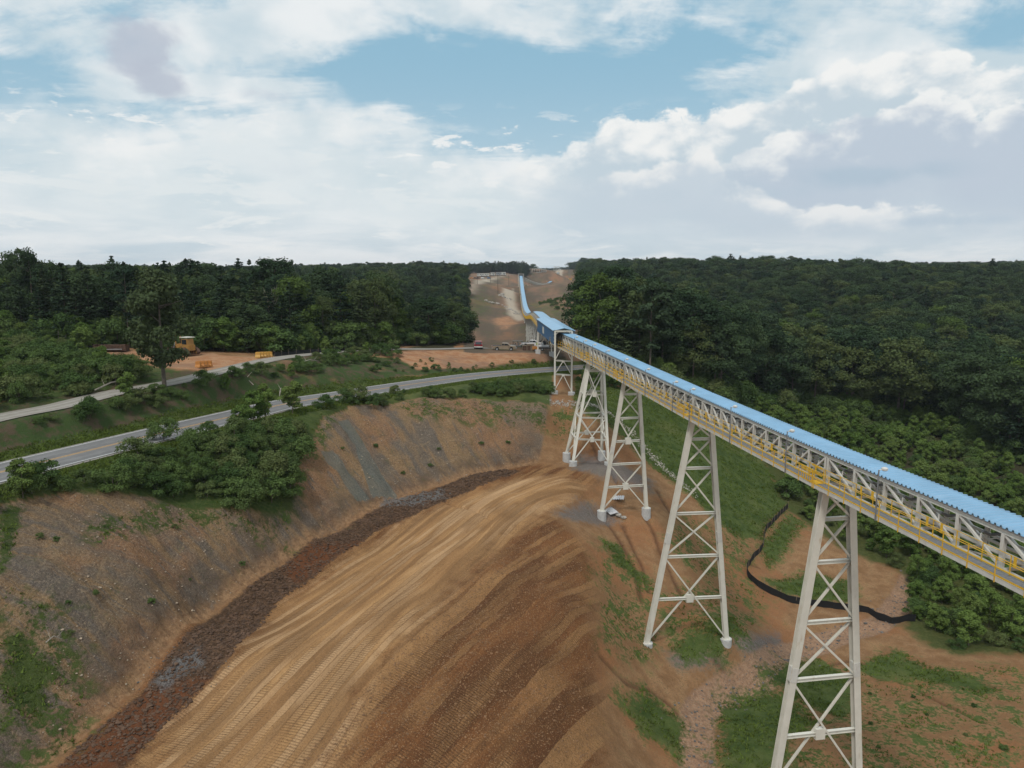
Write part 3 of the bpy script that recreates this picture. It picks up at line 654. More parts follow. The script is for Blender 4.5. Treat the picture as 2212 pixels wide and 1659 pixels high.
    hgt = T.m('ADD', hgt, T.m('MULTIPLY', cm, -.06)); hgt = T.m('ADD', hgt, T.m('MULTIPLY', n35, T.m('MULTIPLY', A['wall'], .30)))
    hgt = T.m('ADD', hgt, T.m('MULTIPLY', T.m('MULTIPLY', t2, A['floor']), .10))
    hgt = T.m('ADD', hgt, T.m('MULTIPLY', T.m('MULTIPLY', w2, A['wall']), .25))
    bn = T.n('Bump', {'Height': hgt, 'Strength': .9, 'Distance': 1.0}); T.t.links.new(bn.outputs[0], p.inputs['Normal'])
    o = T.n('OutputMaterial'); T.t.links.new(p.outputs[0], o.inputs[0]); return m
GROUND = build_terrain()
def gz(x, y):
    q = np.array([[x, y]]); return float(base_h(q)[0])
def gzs(xy):
    xy = np.asarray(xy, float); zn = zones(xy); return base_h(xy) + detail(xy, zn)

def strip(name, L, w, dz, mat, off=0.0, dash=None, x0=None):
    L = np.asarray(L); t = np.gradient(L[:, :2], axis=0); t /= np.linalg.norm(t, axis=1)[:, None]; nrm = np.c_[-t[:, 1], t[:, 0]]
    a = np.c_[L[:, :2] + nrm * (off - w / 2), L[:, 2] + dz]; b = np.c_[L[:, :2] + nrm * (off + w / 2), L[:, 2] + dz]
    cum = np.r_[0, np.cumsum(np.linalg.norm(np.diff(L[:, :2], axis=0), axis=1))]
    V = np.empty((2 * len(L), 3)); V[::2] = a; V[1::2] = b
    Q = [(2 * i, 2 * i + 2, 2 * i + 3, 2 * i + 1) for i in range(len(L) - 1)]
    me = np_mesh(name, V, Q, mat)
    at_ = me.attributes.new('across', 'FLOAT', 'POINT'); x = np.empty(2 * len(L)); x[::2] = off - w / 2; x[1::2] = off + w / 2
    at_.data.foreach_set('value', x.astype(np.float32))
    at_ = me.attributes.new('along', 'FLOAT', 'POINT'); at_.data.foreach_set('value', np.repeat(cum, 2).astype(np.float32))
    o = obj(name, me); return o
def road_mat(name, base, hi, lane):
    m = bpy.data.materials.new(name); m.use_nodes = True; T = NT(m.node_tree)
    s, l = T.att('across'), T.att('along'); co = T.n('NewGeometry').outputs[0]
    n = T.noise(co, 1.2, 5, .6); n4 = T.noise(co, 14, 3, .6)
    st = T.noise(T.comb(T.m('MULTIPLY', l, .05), T.m('MULTIPLY', s, 1.4)), 1.0, 4, .6)
    c = T.mix(T.ss(T.m('ADD', T.m('MULTIPLY', st, .6), T.m('MULTIPLY', n, .4)), .4, .6), base, hi)
    c = T.mix(T.m('MULTIPLY', T.ss(n4, .5, .7), .25), c, tuple(x * .6 for x in base))
    if lane:       # darker worn wheel paths
        wp = T.ss(T.m('ABSOLUTE', T.m('SUBTRACT', T.m('ABSOLUTE', T.m('SUBTRACT', T.m('ABSOLUTE', s), 1.7)), .8)), .45, .1)
        c = T.mix(T.m('MULTIPLY', wp, .25), c, tuple(x * .75 for x in base))
    else:
        wp = T.ss(T.m('ABSOLUTE', T.m('SUBTRACT', T.m('ABSOLUTE', T.m('ADD', s, T.m('MULTIPLY', T.m('SUBTRACT', n, .5), .6))), .85)), .45, .15)
        c = T.mix(T.m('MULTIPLY', wp, .5), T.mix(.35, c, (.16, .13, .09)), hi)
    p = T.n('BsdfPrincipled', {'Base Color': c, 'Roughness': .9, 'Specular IOR Level': .2})
    b = T.n('Bump', {'Height': T.m('ADD', n, n4), 'Strength': .3, 'Distance': .03}); T.t.links.new(b.outputs[0], p.inputs['Normal'])
    o = T.n('OutputMaterial'); T.t.links.new(p.outputs[0], o.inputs[0]); return m
def dens(L, step=1.5):
    cum = np.r_[0, np.cumsum(np.linalg.norm(np.diff(L[:, :2], axis=0), axis=1))]; q = np.arange(0, cum[-1], step)
    return np.c_[[np.interp(q, cum, L[:, k]) for k in range(3)]].T
M_ASPH = road_mat('asphalt', (.155, .152, .152), (.20, .197, .195), True)
M_GRAV = road_mat('gravel', (.25, .235, .21), (.36, .34, .31), False)
M_WHITE_L = mat_simple('white_line', (.62, .62, .60), .8, var=.2, scale=3)
M_YEL_L = mat_simple('yellow_line', (.48, .27, .07), .8, var=.2, scale=3)
RD = dens(ROAD); DR = dens(DRIVE)
tag(strip('gravel_shoulder', RD, 7.9, .05, M_GRAV), kind='structure')
tag(strip('road', RD, 7.1, .09, M_ASPH), kind='structure')
for k in (-1, 1): tag(strip('edge_line', RD, .13, .096, M_WHITE_L, off=3.25 * k), kind='structure')
for k in (-1, 1): tag(strip('centre_line', RD, .13, .097, M_YEL_L, off=.15 * k), kind='structure')
tag(strip('gravel_drive', DR, 4.2, .09, M_GRAV), kind='structure')
# ------------------------------------------------------------------ conveyor, towers and transfer house
M_CREAM = mat_simple('cream_paint', (.62, .60, .53), .45, var=.05, scale=1.2, dirt=(.38, .27, .15), dirt_amt=.6)
M_CREAM2 = mat_simple('cream_truss_paint', (.56, .55, .51), .45, var=.08, scale=2.0, dirt=(.34, .29, .22), dirt_amt=.35)
M_BLUE = mat_simple('blue_roof_sheet', (.22, .395, .565), .34, var=.08, scale=.5, dirt=(.34, .47, .60), dirt_amt=.55)
M_BLUEW = mat_simple('blue_wall_sheet', (.045, .135, .27), .45, var=.06, scale=.5)
M_YEL = mat_simple('yellow_paint', (.66, .40, .035), .45, var=.08, scale=3, dirt=(.45, .24, .05), dirt_amt=.4)
M_GRATE = mat_simple('galvanised_grating', (.23, .25, .28), .5, .3, var=.15, scale=8)
M_GALV = mat_simple('galvanised_steel', (.36, .37, .38), .45, .4, var=.1, scale=4)
M_ROLL = mat_simple('grey_roller', (.17, .175, .18), .5, var=.15, scale=5)
M_CONC = mat_simple('concrete', (.46, .46, .45), .85, var=.12, scale=2.5, dirt=(.33, .25, .17), dirt_amt=.5)
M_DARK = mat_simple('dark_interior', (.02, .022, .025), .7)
M_BLACK = mat_simple('black_rubber', (.02, .02, .02), .8)
M_GLASS = mat_simple('dark_glass', (.02, .025, .03), .12, spec=.8)

TD = Vector((-.1586, .9873, 0)).normalized(); LN = Vector((-TD.y, TD.x, 0))     # along, and left of it
ZK = [(-20, -12.7), (10, -12.45), (33.7, -12.3), (49, -12.15), (58, -11.95), (76, -11.6), (94, -11.0), (102, -10.7), (131, -10.0), (150, -9.9)]
def roof_z(y): return float(np.interp(y, [k[0] for k in ZK], [k[1] for k in ZK]))
def edge_xy(y): return (24.37 - .1606 * (y - 33.7), y)
def c1(y, off=1.05, dz=0.0):          # point at roof height, off metres to the right of the roof's left edge
    x, yy = edge_xy(y); return Vector((x, yy, roof_z(y) + dz)) - LN * off

def corrug(length, half, rise, pitch=.30, amp=.035, t=.02):
    """corrugated sheet, ribs across the belt: x along, y across"""
    k8 = 8 if pitch < .5 else 4; n = int(length / (pitch / k8)); xs = np.arange(n + 1) * pitch / k8; ph = (np.arange(n + 1) % k8) / k8
    zz = np.where(ph < .25, 0, np.where(ph < .5, 1, np.where(ph < .75, 1, 0))) * amp * 2
    zz = np.interp(ph, [0, .5, .625, .875, 1], [0, 0, 1, 1, 0]) * amp * 2
    ys = np.linspace(-half, half, 7); V = []
    for layer in (0, -t):
        for x, z in zip(xs, zz):
            for y in ys: V.append((x, y, z + rise * (1 - (y / half) ** 2) + layer))
    m = len(ys); N = (n + 1) * m; Q = []
    for i in range(n):
        for j in range(m - 1):
            a = i * m + j; Q.append((a, a + m, a + m + 1, a + 1)); Q.append((N + a, N + a + 1, N + a + m + 1, N + a + m))
    for i in range(n):
        for j in (0, m - 1):
            a = i * m + j; Q.append((a, N + a, N + a + m, a + m) if j == 0 else (a, a + m, N + a + m, N + a))
    return np.array(V), np.array(Q)

def idler_mesh():
    b = MB()
    for a, q in (((0, -.78, .22), (0, -.30, 0)), ((0, -.28, 0), (0, .28, 0)), ((0, .30, 0), (0, .78, .22))): b.tube(a, q, .085, 8)
    return b.mesh('roller_set', M_ROLL)
def idler_frame_mesh():
    b = MB(); pts = [(0, -.85, .12), (0, -.5, -.16), (0, -.25, -.22), (0, .25, -.22), (0, .5, -.16), (0, .85, .12)]
    for p, q in zip(pts[:-1], pts[1:]): b.bar(p, q, .05, .05)
    for s in (-1, 1): b.bar((0, s * .84, .1), (0, s * .86, -.35), .06, .06)
    return b.mesh('roller_frame', M_CREAM2)
def ret_mesh():
    b = MB(); b.tube((0, -.72, 0), (0, .72, 0), .08, 8); return b.mesh('return_roller', M_ROLL)
MI, MF, MR = idler_mesh(), idler_frame_mesh(), ret_mesh()

def gallery(ya, yb, bay, label, lod=0):
    pa, pb = c1(ya), c1(yb); d = pb - pa; L = d.length
    rz = math.atan2(d.y, d.x); pit = -math.asin(d.z / L)
    g = empty('conveyor_gallery', pa, (0, pit, rz), label=label, cat='conveyor', group='covered conveyor spans')
    V, Q = corrug(L - .06, 1.08, .07, .36 if lod == 0 else .6, .055)
    obj('roof', np_mesh('roof', V, Q, M_BLUE), g)
    for s, nm in ((1, 'roof_edge_beam'), (-1, 'roof_edge_beam')):
        MB().bar((0, s * 1.0, -.06), (L - .05, s * 1.0, -.06), .06, .09).build(nm, M_GALV, g)
    for s in (1, -1):
        MB().hbeam((0, s * .92, -.22), (L - .05, s * .92, -.22), .2, .2, .03).build('top_chord', M_CREAM2, g)
        MB().hbeam((0, s * .92, -2.2), (L - .05, s * .92, -2.2), .22, .24, .03).build('bottom_chord', M_CREAM2, g)
    n = max(1, round((L - .3) / bay)); bl = (L - .3) / n
    post = MB().hbeam((0, 0, -.32), (0, 0, -2.08), .2, .2, .03).mesh('post', M_CREAM2)
    dg = MB().bar((0, 0, -.34), (bl - .1, 0, -2.06), .13, .13).mesh('diagonal', M_CREAM2)
    dg2 = MB().bar((0, 0, -2.06), (bl - .1, 0, -.34), .13, .13).mesh('diagonal', M_CREAM2)
    cx = MB().bar((0, -.82, 0), (0, .82, 0), .12, .14).mesh('cross_beam', M_CREAM2)
    xb = MB().bar((.05, -.82, 0), (bl - .05, .82, 0), .08, .08).mesh('floor_brace', M_CREAM2)
    xb2 = MB().bar((.05, .82, 0), (bl - .05, -.82, 0), .08, .08).mesh('floor_brace', M_CREAM2)
    for i in range(n + 1):
        x = .12 + i * bl
        for s in (1, -1): obj('post', post, g, (x, s * .92, 0))
        obj('cross_beam', cx, g, (x, 0, -2.2)); obj('cross_beam', cx, g, (x, 0, -.22))
        if i < n:
            half = i < n / 2 if bay > 2.5 else i % 2
            for s in (1, -1): obj('diagonal', dg if i < n / 2 else dg2, g, (x + .05, s * .92, 0))
            obj('floor_brace', xb if i % 2 else xb2, g, (x, 0, -2.2))
            if lod == 0 or i % 2 == 0:
                k = obj('carrying_roller', MI, g, (x + bl * .5, 0, -.95)); obj('roller_frame', MF, k)
                if i % 2 == 0: obj('return_roller', MR, g, (x + bl * .5, 0, -1.82))
    st = MB()
    for s in (1, -1): st.bar((0, s * .80, -1.42), (L - .05, s * .80, -1.42), .08, .16)
    st.tube((0, -.55, -1.62), (L - .05, -.55, -1.62), .09, 8)
    st.build('stringer', M_CREAM2, g)
    # walkway on the left with its rails
    w = MB(); w.box((L / 2, 1.44, -2.22), (L - .05, .78, .05)); w.build('walkway_deck', M_GRATE, g)
    f = MB(); f.bar((0, 1.86, -2.30), (L - .05, 1.86, -2.30), .07, .24); f.bar((0, 1.05, -2.16), (L - .05, 1.05, -2.16), .03, .18); f.build('walkway_fascia', M_CREAM2, g)
    for k in range(int(L / 3) + 1): f2 = None
    br = MB().bar((0, 1.0, -2.38), (0, 1.9, -2.38), .1, .12).mesh('walkway_bracket', M_CREAM2)
    for i in range(n + 1):
        if i % (1 if bay > 2.5 else 2) == 0: obj('walkway_bracket', br, g, (.12 + i * bl, 0, 0))
    for yy, nm in ((1.92, 'handrail'), (1.10, 'inner_handrail')):
        h = MB()
        for z in (-1.16, -1.66): h.tube((.03, yy, z), (L - .08, yy, z), .021, 6)
        h.bar((.03, yy, -2.08), (L - .08, yy, -2.08), .012, .10)
        np_ = max(2, round(L / 1.75))
        for i in range(np_ + 1):
            x = .06 + i * (L - .16) / np_; h.bar((x, yy, -1.14), (x, yy, -2.46 if yy > 1.5 else -2.17), .042, .042, up=(1, 0, 0))
        h.build(nm, M_YEL, g)
    gp = MB().box((0, 1.13, -1.40), (.16, .03, .56)).mesh('guard_plate', M_YEL)
    gp2 = MB().box((0, 1.13, -1.40), (.42, .03, .56)).mesh('guard_plate', M_YEL)
    for i in range(n):
        if bay > 2.5: 
            if i % 2 == 0:
                obj('guard_plate', gp, g, (1.0 + i * bl, 0, 0)); obj('guard_plate', gp, g, (2.1 + i * bl, 0, 0))
        elif i % 3 == 0: obj('guard_plate', gp2 if lod else gp, g, (1.0 + i * bl, 0, 0))
    # yellow joint platform at the tower end of the span
    j = MB(); j.box((.45, 1.46, -2.185), (.9, .80, .02)); 
    for k in range(6): j.bar((.1 + .26 * k, 1.95, -1.18), (.1 + .26 * k, 1.95, -2.1), .035, .035, up=(1, 0, 0))
    for z in (-1.18, -1.36, -1.66): j.bar((.05, 1.95, z), (1.5, 1.95, z), .03, .08)
    j.box((.9, 1.10, -1.2), (1.3, .04, .14)); j.box((.9, 1.10, -1.7), (1.3, .04, .14))
    j.build('joint_platform', M_YEL, g)
    return g
gallery(8, 49.3, 3.0, 'nearest conveyor span with blue ribbed roof and yellow handrails running out of the right side')
gallery(49.3, 72.2, 2.0, 'conveyor span between the two nearest big two-legged towers')
gallery(72.2, 94.3, 2.0, 'conveyor span between the tower on tall piers and the tower on flat footings')
gallery(94.3, 111.5, 2.0, 'short conveyor span ending over the four-legged tower')
gallery(111.5, 136, 2.0, 'conveyor span from the four-legged tower into the blue transfer house', 1)

def leg_h(m, p, q, w=.5): m.hbeam(p, q, w, w, .05, up=TD)
def bent(y, z_top, feet, zfoot, levels, cross, label, w=.5, name='support_tower', top_half=1.0, foot_h=1.0, foot_r=.62):
    """two-legged tower across the line. levels: fractions, cross: list of (i,j,kind)"""
    c = c1(y); top = [c + LN * top_half, c - LN * top_half]
    for t in top: t.z = z_top
    fz = [Vector(f) for f in feet]
    base = (fz[0] + fz[1]) / 2
    g = empty(name, base, label=label, cat='tower', group='cream steel conveyor towers')
    T_ = [t - base for t in top]; B_ = [f - base for f in fz]
    for k in (0, 1):
        m = MB(); leg_h(m, B_[k], T_[k], w); m.box(tuple(B_[k] + Vector((0, 0, .04))), (w * 1.7, w * 1.7, .08))
        m.box(tuple(T_[k] + Vector((0, 0, .06))), (w * 1.35, w * 1.35, .12)); m.build('leg', M_CREAM, g)
        pr = MB(); pr.tube(B_[k] - Vector((0, 0, foot_h)), B_[k] - Vector((0, 0, .001)), foot_r, 20); pr.tube(B_[k] - Vector((0, 0, foot_h + 1.2)), B_[k] - Vector((0, 0, foot_h)), foot_r, 20)
        pr.build('concrete_pier', M_CONC, g)
        for s in (.52,):          # splice plates
            q = T_[k].lerp(B_[k], s); u = (B_[k] - T_[k]).normalized()
            sp = MB(); sp.bar(q - u * .55, q + u * .55, w * .9, w + .05, up=TD); sp.build('splice_plate', M_GALV if s == .1 else M_CREAM2, g)
    P = lambda k, f: T_[k].lerp(B_[k], f)
    for f in levels:
        m = MB(); m.hbeam(P(0, f), P(1, f), .26, .26, .03); m.build('cross_beam', M_CREAM, g)
    for (a, b) in cross:
        for (k0, k1) in ((0, 1), (1, 0)):
            o = TD * (.07 if k0 else -.07)
            m = MB(); m.hbeam(P(k0, a) + o, P(k1, b) + o, .15, .15, .02, up=TD); m.build('brace', M_CREAM, g)
    for f in levels:
        for (a, b) in cross:
            if a < f < b:
                q = (P(0, f) + P(1, f)) / 2; m = MB(); m.bar(q - Vector((0, 0, .42)), q + Vector((0, 0, .42)), .75, .36, up=TD); m.build('gusset', M_CREAM, g)
    m = MB(); m.hbeam(T_[0] + Vector((0, 0, .2)) + LN * .2, T_[1] + Vector((0, 0, .2)) - LN * .2, .3, .3, .03); m.build('cap_beam', M_CREAM, g)
    return g
def foot(u, v, y, Z=None):            # ground pixel -> foot lying in the tower's plane
    r = ray(u, v); c = c1(y); n = np.array([TD.x, TD.y]); t = (c.x * n[0] + c.y * n[1]) / (r[0] * n[0] + r[1] * n[1]); return tuple(r * t)
TWR = []
z5 = roof_z(49.2) - 2.75
f5 = [(18.5, 50.3, -41.2), (26.9, 48.9, -41.2)]
c5 = c1(49.3); hw = 4.15
f5 = [tuple(c5 + LN * (hw - .1)), tuple(c5 - LN * (hw - .55))]; f5 = [(a, b, -41.0) for a, b, _ in f5]
bent(49.3, z5, f5, -41, [.077, .199, .372, .54, .709, .86], [(0, .077), (.077, .199), (.199, .372), (.372, .54), (.54, .86), (.86, 1)],
     'tall cream steel tower nearest the camera, two legs running out of the bottom', .52)
bent(72.2, roof_z(72) - 2.75, [foot(1397, 1388, 72.2), foot(1568, 1379, 72.2)], -38.7, [.08, .208, .41, .605, .80], [(0, .08), (.08, .208), (.208, .41), (.41, .605), (.605, 1)],
     'cream two-legged tower on flat round footings among grass', .50, foot_h=.2, foot_r=.62)
bent(94.3, roof_z(94.3) - 2.75, [foot(1300, 1103, 94.3), foot(1396, 1097, 94.3)], -31.6, [.09, .275, .455, .635, .815], [(0, .09), (.09, .275), (.275, .635), (.635, 1)],
     'cream two-legged tower standing on two tall round concrete piers', .45, foot_h=1.15, foot_r=.62)
def quad_tower():
    y0 = 111.5; c = c1(y0); zt = roof_z(y0) - 2.75
    F_ = [Vector(tuple(at(u, v, d))) for u, v, d in ((1238, 996, 108.8), (1314, 998, 110.5), (1224, 978, 113.2), (1300, 974, 115.4))]
    base = sum(F_, Vector()) / 4
    g = empty('support_tower', base, label='four-legged cream braced tower on four round piers below the road', cat='tower', group='cream steel conveyor towers')
    T_ = [c + LN * 1.1 - TD * .5, c - LN * 1.1 - TD * .5, c + LN * 1.1 + TD * .5, c - LN * 1.1 + TD * .5]
    for t in T_: t.z = zt
    T_ = [t - base for t in T_]; B_ = [f - base for f in F_]
    for k in range(4):
        m = MB(); leg_h(m, B_[k], T_[k], .36); m.build('leg', M_CREAM, g)
        pr = MB(); pr.tube(B_[k] - Vector((0, 0, 2.4)), B_[k], .62, 20); pr.build('concrete_pier', M_CONC, g)
    P = lambda k, f: T_[k].lerp(B_[k], f)
    lv = [.08, .32, .56, .78]
    for (i, j) in ((0, 1), (2, 3), (0, 2), (1, 3)):
        for f in lv: MB().hbeam(P(i, f), P(j, f), .2, .2, .03).build('cross_beam', M_CREAM, g)
        for (a, b) in ((0, .08), (.08, .56), (.56, 1)):
            for (p, q) in ((i, j), (j, i)):
                if a == 0 and i + 2 == j: continue
                MB().hbeam(P(p, a), P(q, b), .13, .13, .02, up=TD).build('brace', M_CREAM, g)
        if (i, j) in ((0, 1), (2, 3)):
            for f in (.32, .78):
                q = (P(i, f) + P(j, f)) / 2; MB().bar(q - Vector((0, 0, .35)), q + Vector((0, 0, .35)), .6, .32, up=TD).build('gusset', M_CREAM, g)
    MB().hbeam(T_[0] + LN * .2, T_[1] - LN * .2, .3, .3, .03).build('cap_beam', M_CREAM, g); MB().hbeam(T_[2] + LN * .2, T_[3] - LN * .2, .3, .3, .03).build('cap_beam', M_CREAM, g)
quad_tower()

# transfer house
HF, HB = 129.0, 172.0
A_ = [at(1196.5, 713, HF), at(1240.5, 713.5, HF), at(1160.5, 688.5, HB), at(1196.5, 688.0, HB)]     # eaves: front L, front R, back L, back R
A_ = [Vector(tuple(a)) for a in A_]
hz = empty('transfer_house', (A_[0] + A_[1]) / 2 - Vector((0, 0, 11.3)), label='blue clad transfer house with gabled blue roof where two conveyors meet over the road', cat='building')
ho = hz.location.copy()
A_ = [a - ho for a in A_]
def quad(nm, pts, mat, t=.06, par=hz):
    p = [Vector(q) for q in pts]; n = (p[1] - p[0]).cross(p[2] - p[0]).normalized() * t
    b = MB(); b.add(p + [q - n for q in p], [(0, 1, 2, 3), (7, 6, 5, 4), (0, 4, 5, 1), (1, 5, 6, 2), (2, 6, 7, 3), (3, 7, 4, 0)]); return b.build(nm, mat, par)
rf = (A_[0] + A_[1]) / 2 + Vector((0, 0, .42)); rb = (A_[2] + A_[3]) / 2 + Vector((0, 0, .42))
ex = (A_[1] - A_[0]).normalized() * .22
quad('roof_panel', [A_[0] - ex - Vector((0, .4, .05)), rf - Vector((0, .4, 0)), rb, A_[2] - ex], M_BLUE)
quad('roof_panel', [rf - Vector((0, .4, 0)), A_[1] + ex - Vector((0, .4, .05)), A_[3] + ex, rb], M_BLUE)
dn_f, dn_b = Vector((0, 0, -2.55)), Vector((0, 0, -2.85))
e5 = Vector((0, 0, -.12))
quad('side_wall', [A_[0] + dn_f, A_[0] + e5, A_[2] + e5, A_[2] + dn_b], M_BLUEW, -.05)
quad('side_wall', [A_[1] + dn_f, A_[3] + dn_b, A_[3] + e5, A_[1] + e5], M_BLUEW, -.05)
quad('floor', [A_[0] + dn_f, A_[1] + dn_f, A_[3] + dn_b, A_[2] + dn_b], M_GRATE)
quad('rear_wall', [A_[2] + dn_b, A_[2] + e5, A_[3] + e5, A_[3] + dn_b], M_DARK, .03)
d = (A_[2] - A_[0]); up_ = Vector((0, 0, 1))
lp = A_[0] + d * .50; lq = A_[0] + d * .585
quad('louvre_panel', [lp + Vector((-.08, 0, -2.1)), lp + Vector((-.08, 0, -.8)), lq + Vector((-.08, 0, -.8)), lq + Vector((-.08, 0, -2.1))], M_CREAM, -.05)
MB().bar(A_[0] + Vector((-.12, 0, -.15)), A_[2] + Vector((-.12, 0, -.15)), .12, .14).build('gutter', M_GALV, hz)
MB().bar(A_[1] + Vector((.12, 0, -.15)), A_[3] + Vector((.12, 0, -.15)), .12, .14).build('gutter', M_GALV, hz)
# white portal and front legs
fl_, fr_ = [Vector(tuple(at(u, v, HF))) - ho for u, v in ((1198.8, 846, ), (1235.5, 849))]
tl, tr = Vector((fl_.x, fl_.y, A_[0].z - .12)), Vector((fr_.x, fr_.y, A_[1].z - .12))
fl_.y = fr_.y = tl.y = tr.y = A_[0].y - .55
for a, b in ((fl_, tl), (fr_, tr)):
    MB().hbeam(a, b, .30, .30, .03, up=(0, 1, 0)).build('leg', M_CREAM, hz)
    MB().tube(a - Vector((0, 0, 2.6)), a, .62, 20).build('concrete_pier', M_CONC, hz)
MB().hbeam(tl, tr, .3, .34, .03).build('portal_beam', M_CREAM, hz)
for a, b in ((tl, tr), (tr, tl)):
    dd = (b - a).normalized(); MB().bar(a + Vector((0, 0, -.75)), a + dd * .75, .1, .1).build('knee_brace', M_CREAM, hz)
def pl(k, f): return (tl if k == 0 else tr).lerp(fl_ if k == 0 else fr_, f)
for f in (.49, .72):
    MB().hbeam(pl(0, f), pl(1, f), .24, .24, .03).build('cross_beam', M_CREAM, hz)
for a, b in ((.27, .49), (.49, .72), (.72, .99)):
    c = (pl(0, a) + pl(1, a)) / 2
    if a == .27: MB().bar(pl(0, b), pl(0, a).lerp(pl(1, a), .38), .13, .13).build('brace', M_CREAM, hz); MB().bar(pl(1, b), pl(0, a).lerp(pl(1, a), .62), .13, .13).build('brace', M_CREAM, hz)
    else:
        for k in (0, 1): MB().bar(pl(k, b), c, .13, .13).build('brace', M_CREAM, hz)
        MB().bar(c - Vector((0, 0, .3)), c + Vector((0, 0, .05)), .5, .3, up=(0, 1, 0)).build('gusset', M_CREAM, hz)
for z in (-.6, -1.2, -1.8, -2.4):
    MB().bar(tl + Vector((-.25, .1, z)), tl + Vector((0, .1, z)), .06, .08).build('bracket', M_CREAM, hz)
# rear supports on the pad
for (u, v, dd) in ((1162, 748, 168.5), (1191.5, 748, 168.5)):
    b = Vector(tuple(at(u, v, dd))); zg = gz(b.x, b.y); b = Vector((b.x, b.y, zg + .9)) - ho; t = Vector((b.x, b.y, A_[2].z - 2.9))
    MB().hbeam(b, t, .28, .28, .03).build('leg', M_CREAM, hz)
    MB().box(tuple(b - Vector((0, 0, .8))), (1.1, 1.1, 1.6)).build('concrete_pier', M_CONC, hz)
    MB().bar(b + Vector((0, 0, .8)), t + Vector((2.4 if u < 1180 else -2.4, -5, .2)), .12, .12).build('brace', M_CREAM, hz)
sil = MB().box((0, 0, 0), (1.7, 1.7, 3.0)); 
# lamps on the gallery walkway
def lamp(y, label=None, on_house=False):
    p = c1(y) + LN * 1.95 + Vector((0, 0, -2.42))
    g = empty('lamp_post', p, (0, 0, math.atan2(TD.y, TD.x)), label=label, cat='lamp', group='lamp posts along the conveyor')
    MB().tube((0, 0, 0), (0, 0, 3.15), .05, 8, .04).build('pole', M_ROLL, g)
    h = MB(); h.tube((0, 0, 3.12), (0, -.22, 3.18), .03, 6)
    n = 12
    for i in range(4): 
        r0, r1 = (.13, .19, .19, .10)[i], (.19, .19, .10, .01)[i]; z0, z1 = (3.08, 3.14, 3.24, 3.30)[i], (3.14, 3.24, 3.30, 3.31)[i]
        h.tube((0, -.38, z0), (0, -.38, z1), r0, n, r1)
    h.build('lamp_head', M_CREAM2, g, smooth=False); return g
ly = [117.0, 111.5, 106.3, 99.5, 91.5, 83.6, 75.2, 70.8, 62.0, 52.9, 42.6]
lw = ['farthest, just outside the blue transfer house', 'above the four-legged tower', 'just nearer than the four-legged tower', 'midway between the four-legged tower and the tower on tall piers',
      'just nearer than the tower on tall round piers', 'midway between the tower on tall piers and the tower on flat footings', 'just beyond the tower on flat footings', 'just nearer than the tower on flat footings',
      'midway between the two nearest towers', 'just beyond the nearest tower', 'nearest the camera, right of the nearest tower']
for y, s in zip(ly, lw): lamp(y, 'grey lamp post, ' + s)

# ------------------------------------------------------------------ the farther conveyors
M_FRAME = mat_simple('pale_trestle_paint', (.50, .49, .45), .5, var=.08, scale=.6)
def path_conveyor(K, label, w=1.15, roof=None, name='conveyor_gallery', bayl=4.0, gap=0.0):
    """K: (x,y,z) of roof centre. builds roof, side trusses, walkway as parts"""
    P = catmull(K, 10); P = dens(P, 2.0) if True else P; base = Vector(tuple(P[0])); g = empty(name, base, label=label, cat='conveyor', group='covered conveyor spans')
    Q = [Vector(tuple(p)) - base for p in P]; n = len(Q)
    nr_ = []
    for i in range(n):
        t = (Q[min(i + 1, n - 1)] - Q[max(i - 1, 0)]); t.z = 0; t.normalize(); nr_.append(Vector((-t.y, t.x, 0)))
    def ribbon(nm, oa, ob, mat, i0=0, i1=None, th=.05):
        i1 = n if i1 is None else i1; V = []; Fs = []
        for i in range(i0, i1):
            for (o, z) in (oa, ob): V.append(Q[i] + nr_[i] * o + Vector((0, 0, z)))
        for i in range(i1 - i0 - 1): Fs.append((2 * i, 2 * i + 1, 2 * i + 3, 2 * i + 2))
        m = len(V); V2 = [v - Vector((0, 0, th)) if abs(oa[0] - ob[0]) > .3 else v - nr_[0] * th for v in V]
        b = MB(); b.add(V + V2, Fs + [tuple(m + k for k in f[::-1]) for f in Fs]); return b.build(nm, mat, g)
    i0, i1 = roof or (0, n)
    if roof is None or roof[1] > roof[0]:
        ribbon('roof', (w + .12, 0), (0, .15), M_BLUE, i0, i1); ribbon('roof', (0, .15), (-w - .12, 0), M_BLUE, i0, i1)
    for s in (1, -1):
        ribbon('top_chord', (s * w, -.12), (s * w, -.36), M_FRAME, th=.12 * s); ribbon('bottom_chord', (s * w, -2.0), (s * w, -2.26), M_FRAME, th=.12 * s)
    b = MB()
    for i in range(0, n - 1):
        for s in (1, -1):
            a = Q[i] + nr_[i] * s * w; b.bar(a + Vector((0, 0, -.3)), a + Vector((0, 0, -2.05)), .16, .16, up=(0, 1, 0))
            c = Q[i + 1] + nr_[i + 1] * s * w; b.bar(a + Vector((0, 0, -.3)), c + Vector((0, 0, -2.05)), .12, .12)
    o = b.build('truss_web', M_FRAME, g)
    ribbon('belt', (w * .8, -1.0), (-w * .8, -1.0), M_ROLL); 
    ribbon('walkway_deck', (w + .9, -2.1), (w + .05, -2.1), M_GRATE)
    b = MB()
    for i in range(0, n - 1):
        a = Q[i] + nr_[i] * (w + .9); c = Q[i + 1] + nr_[i + 1] * (w + .9)
        for z in (-1.0, -1.55): b.bar(a + Vector((0, 0, z)), c + Vector((0, 0, z)), .06, .06)
        b.bar(a + Vector((0, 0, -1.0)), a + Vector((0, 0, -2.15)), .06, .06, up=(0, 1, 0))
    b.build('handrail', M_YEL, g)
    return P
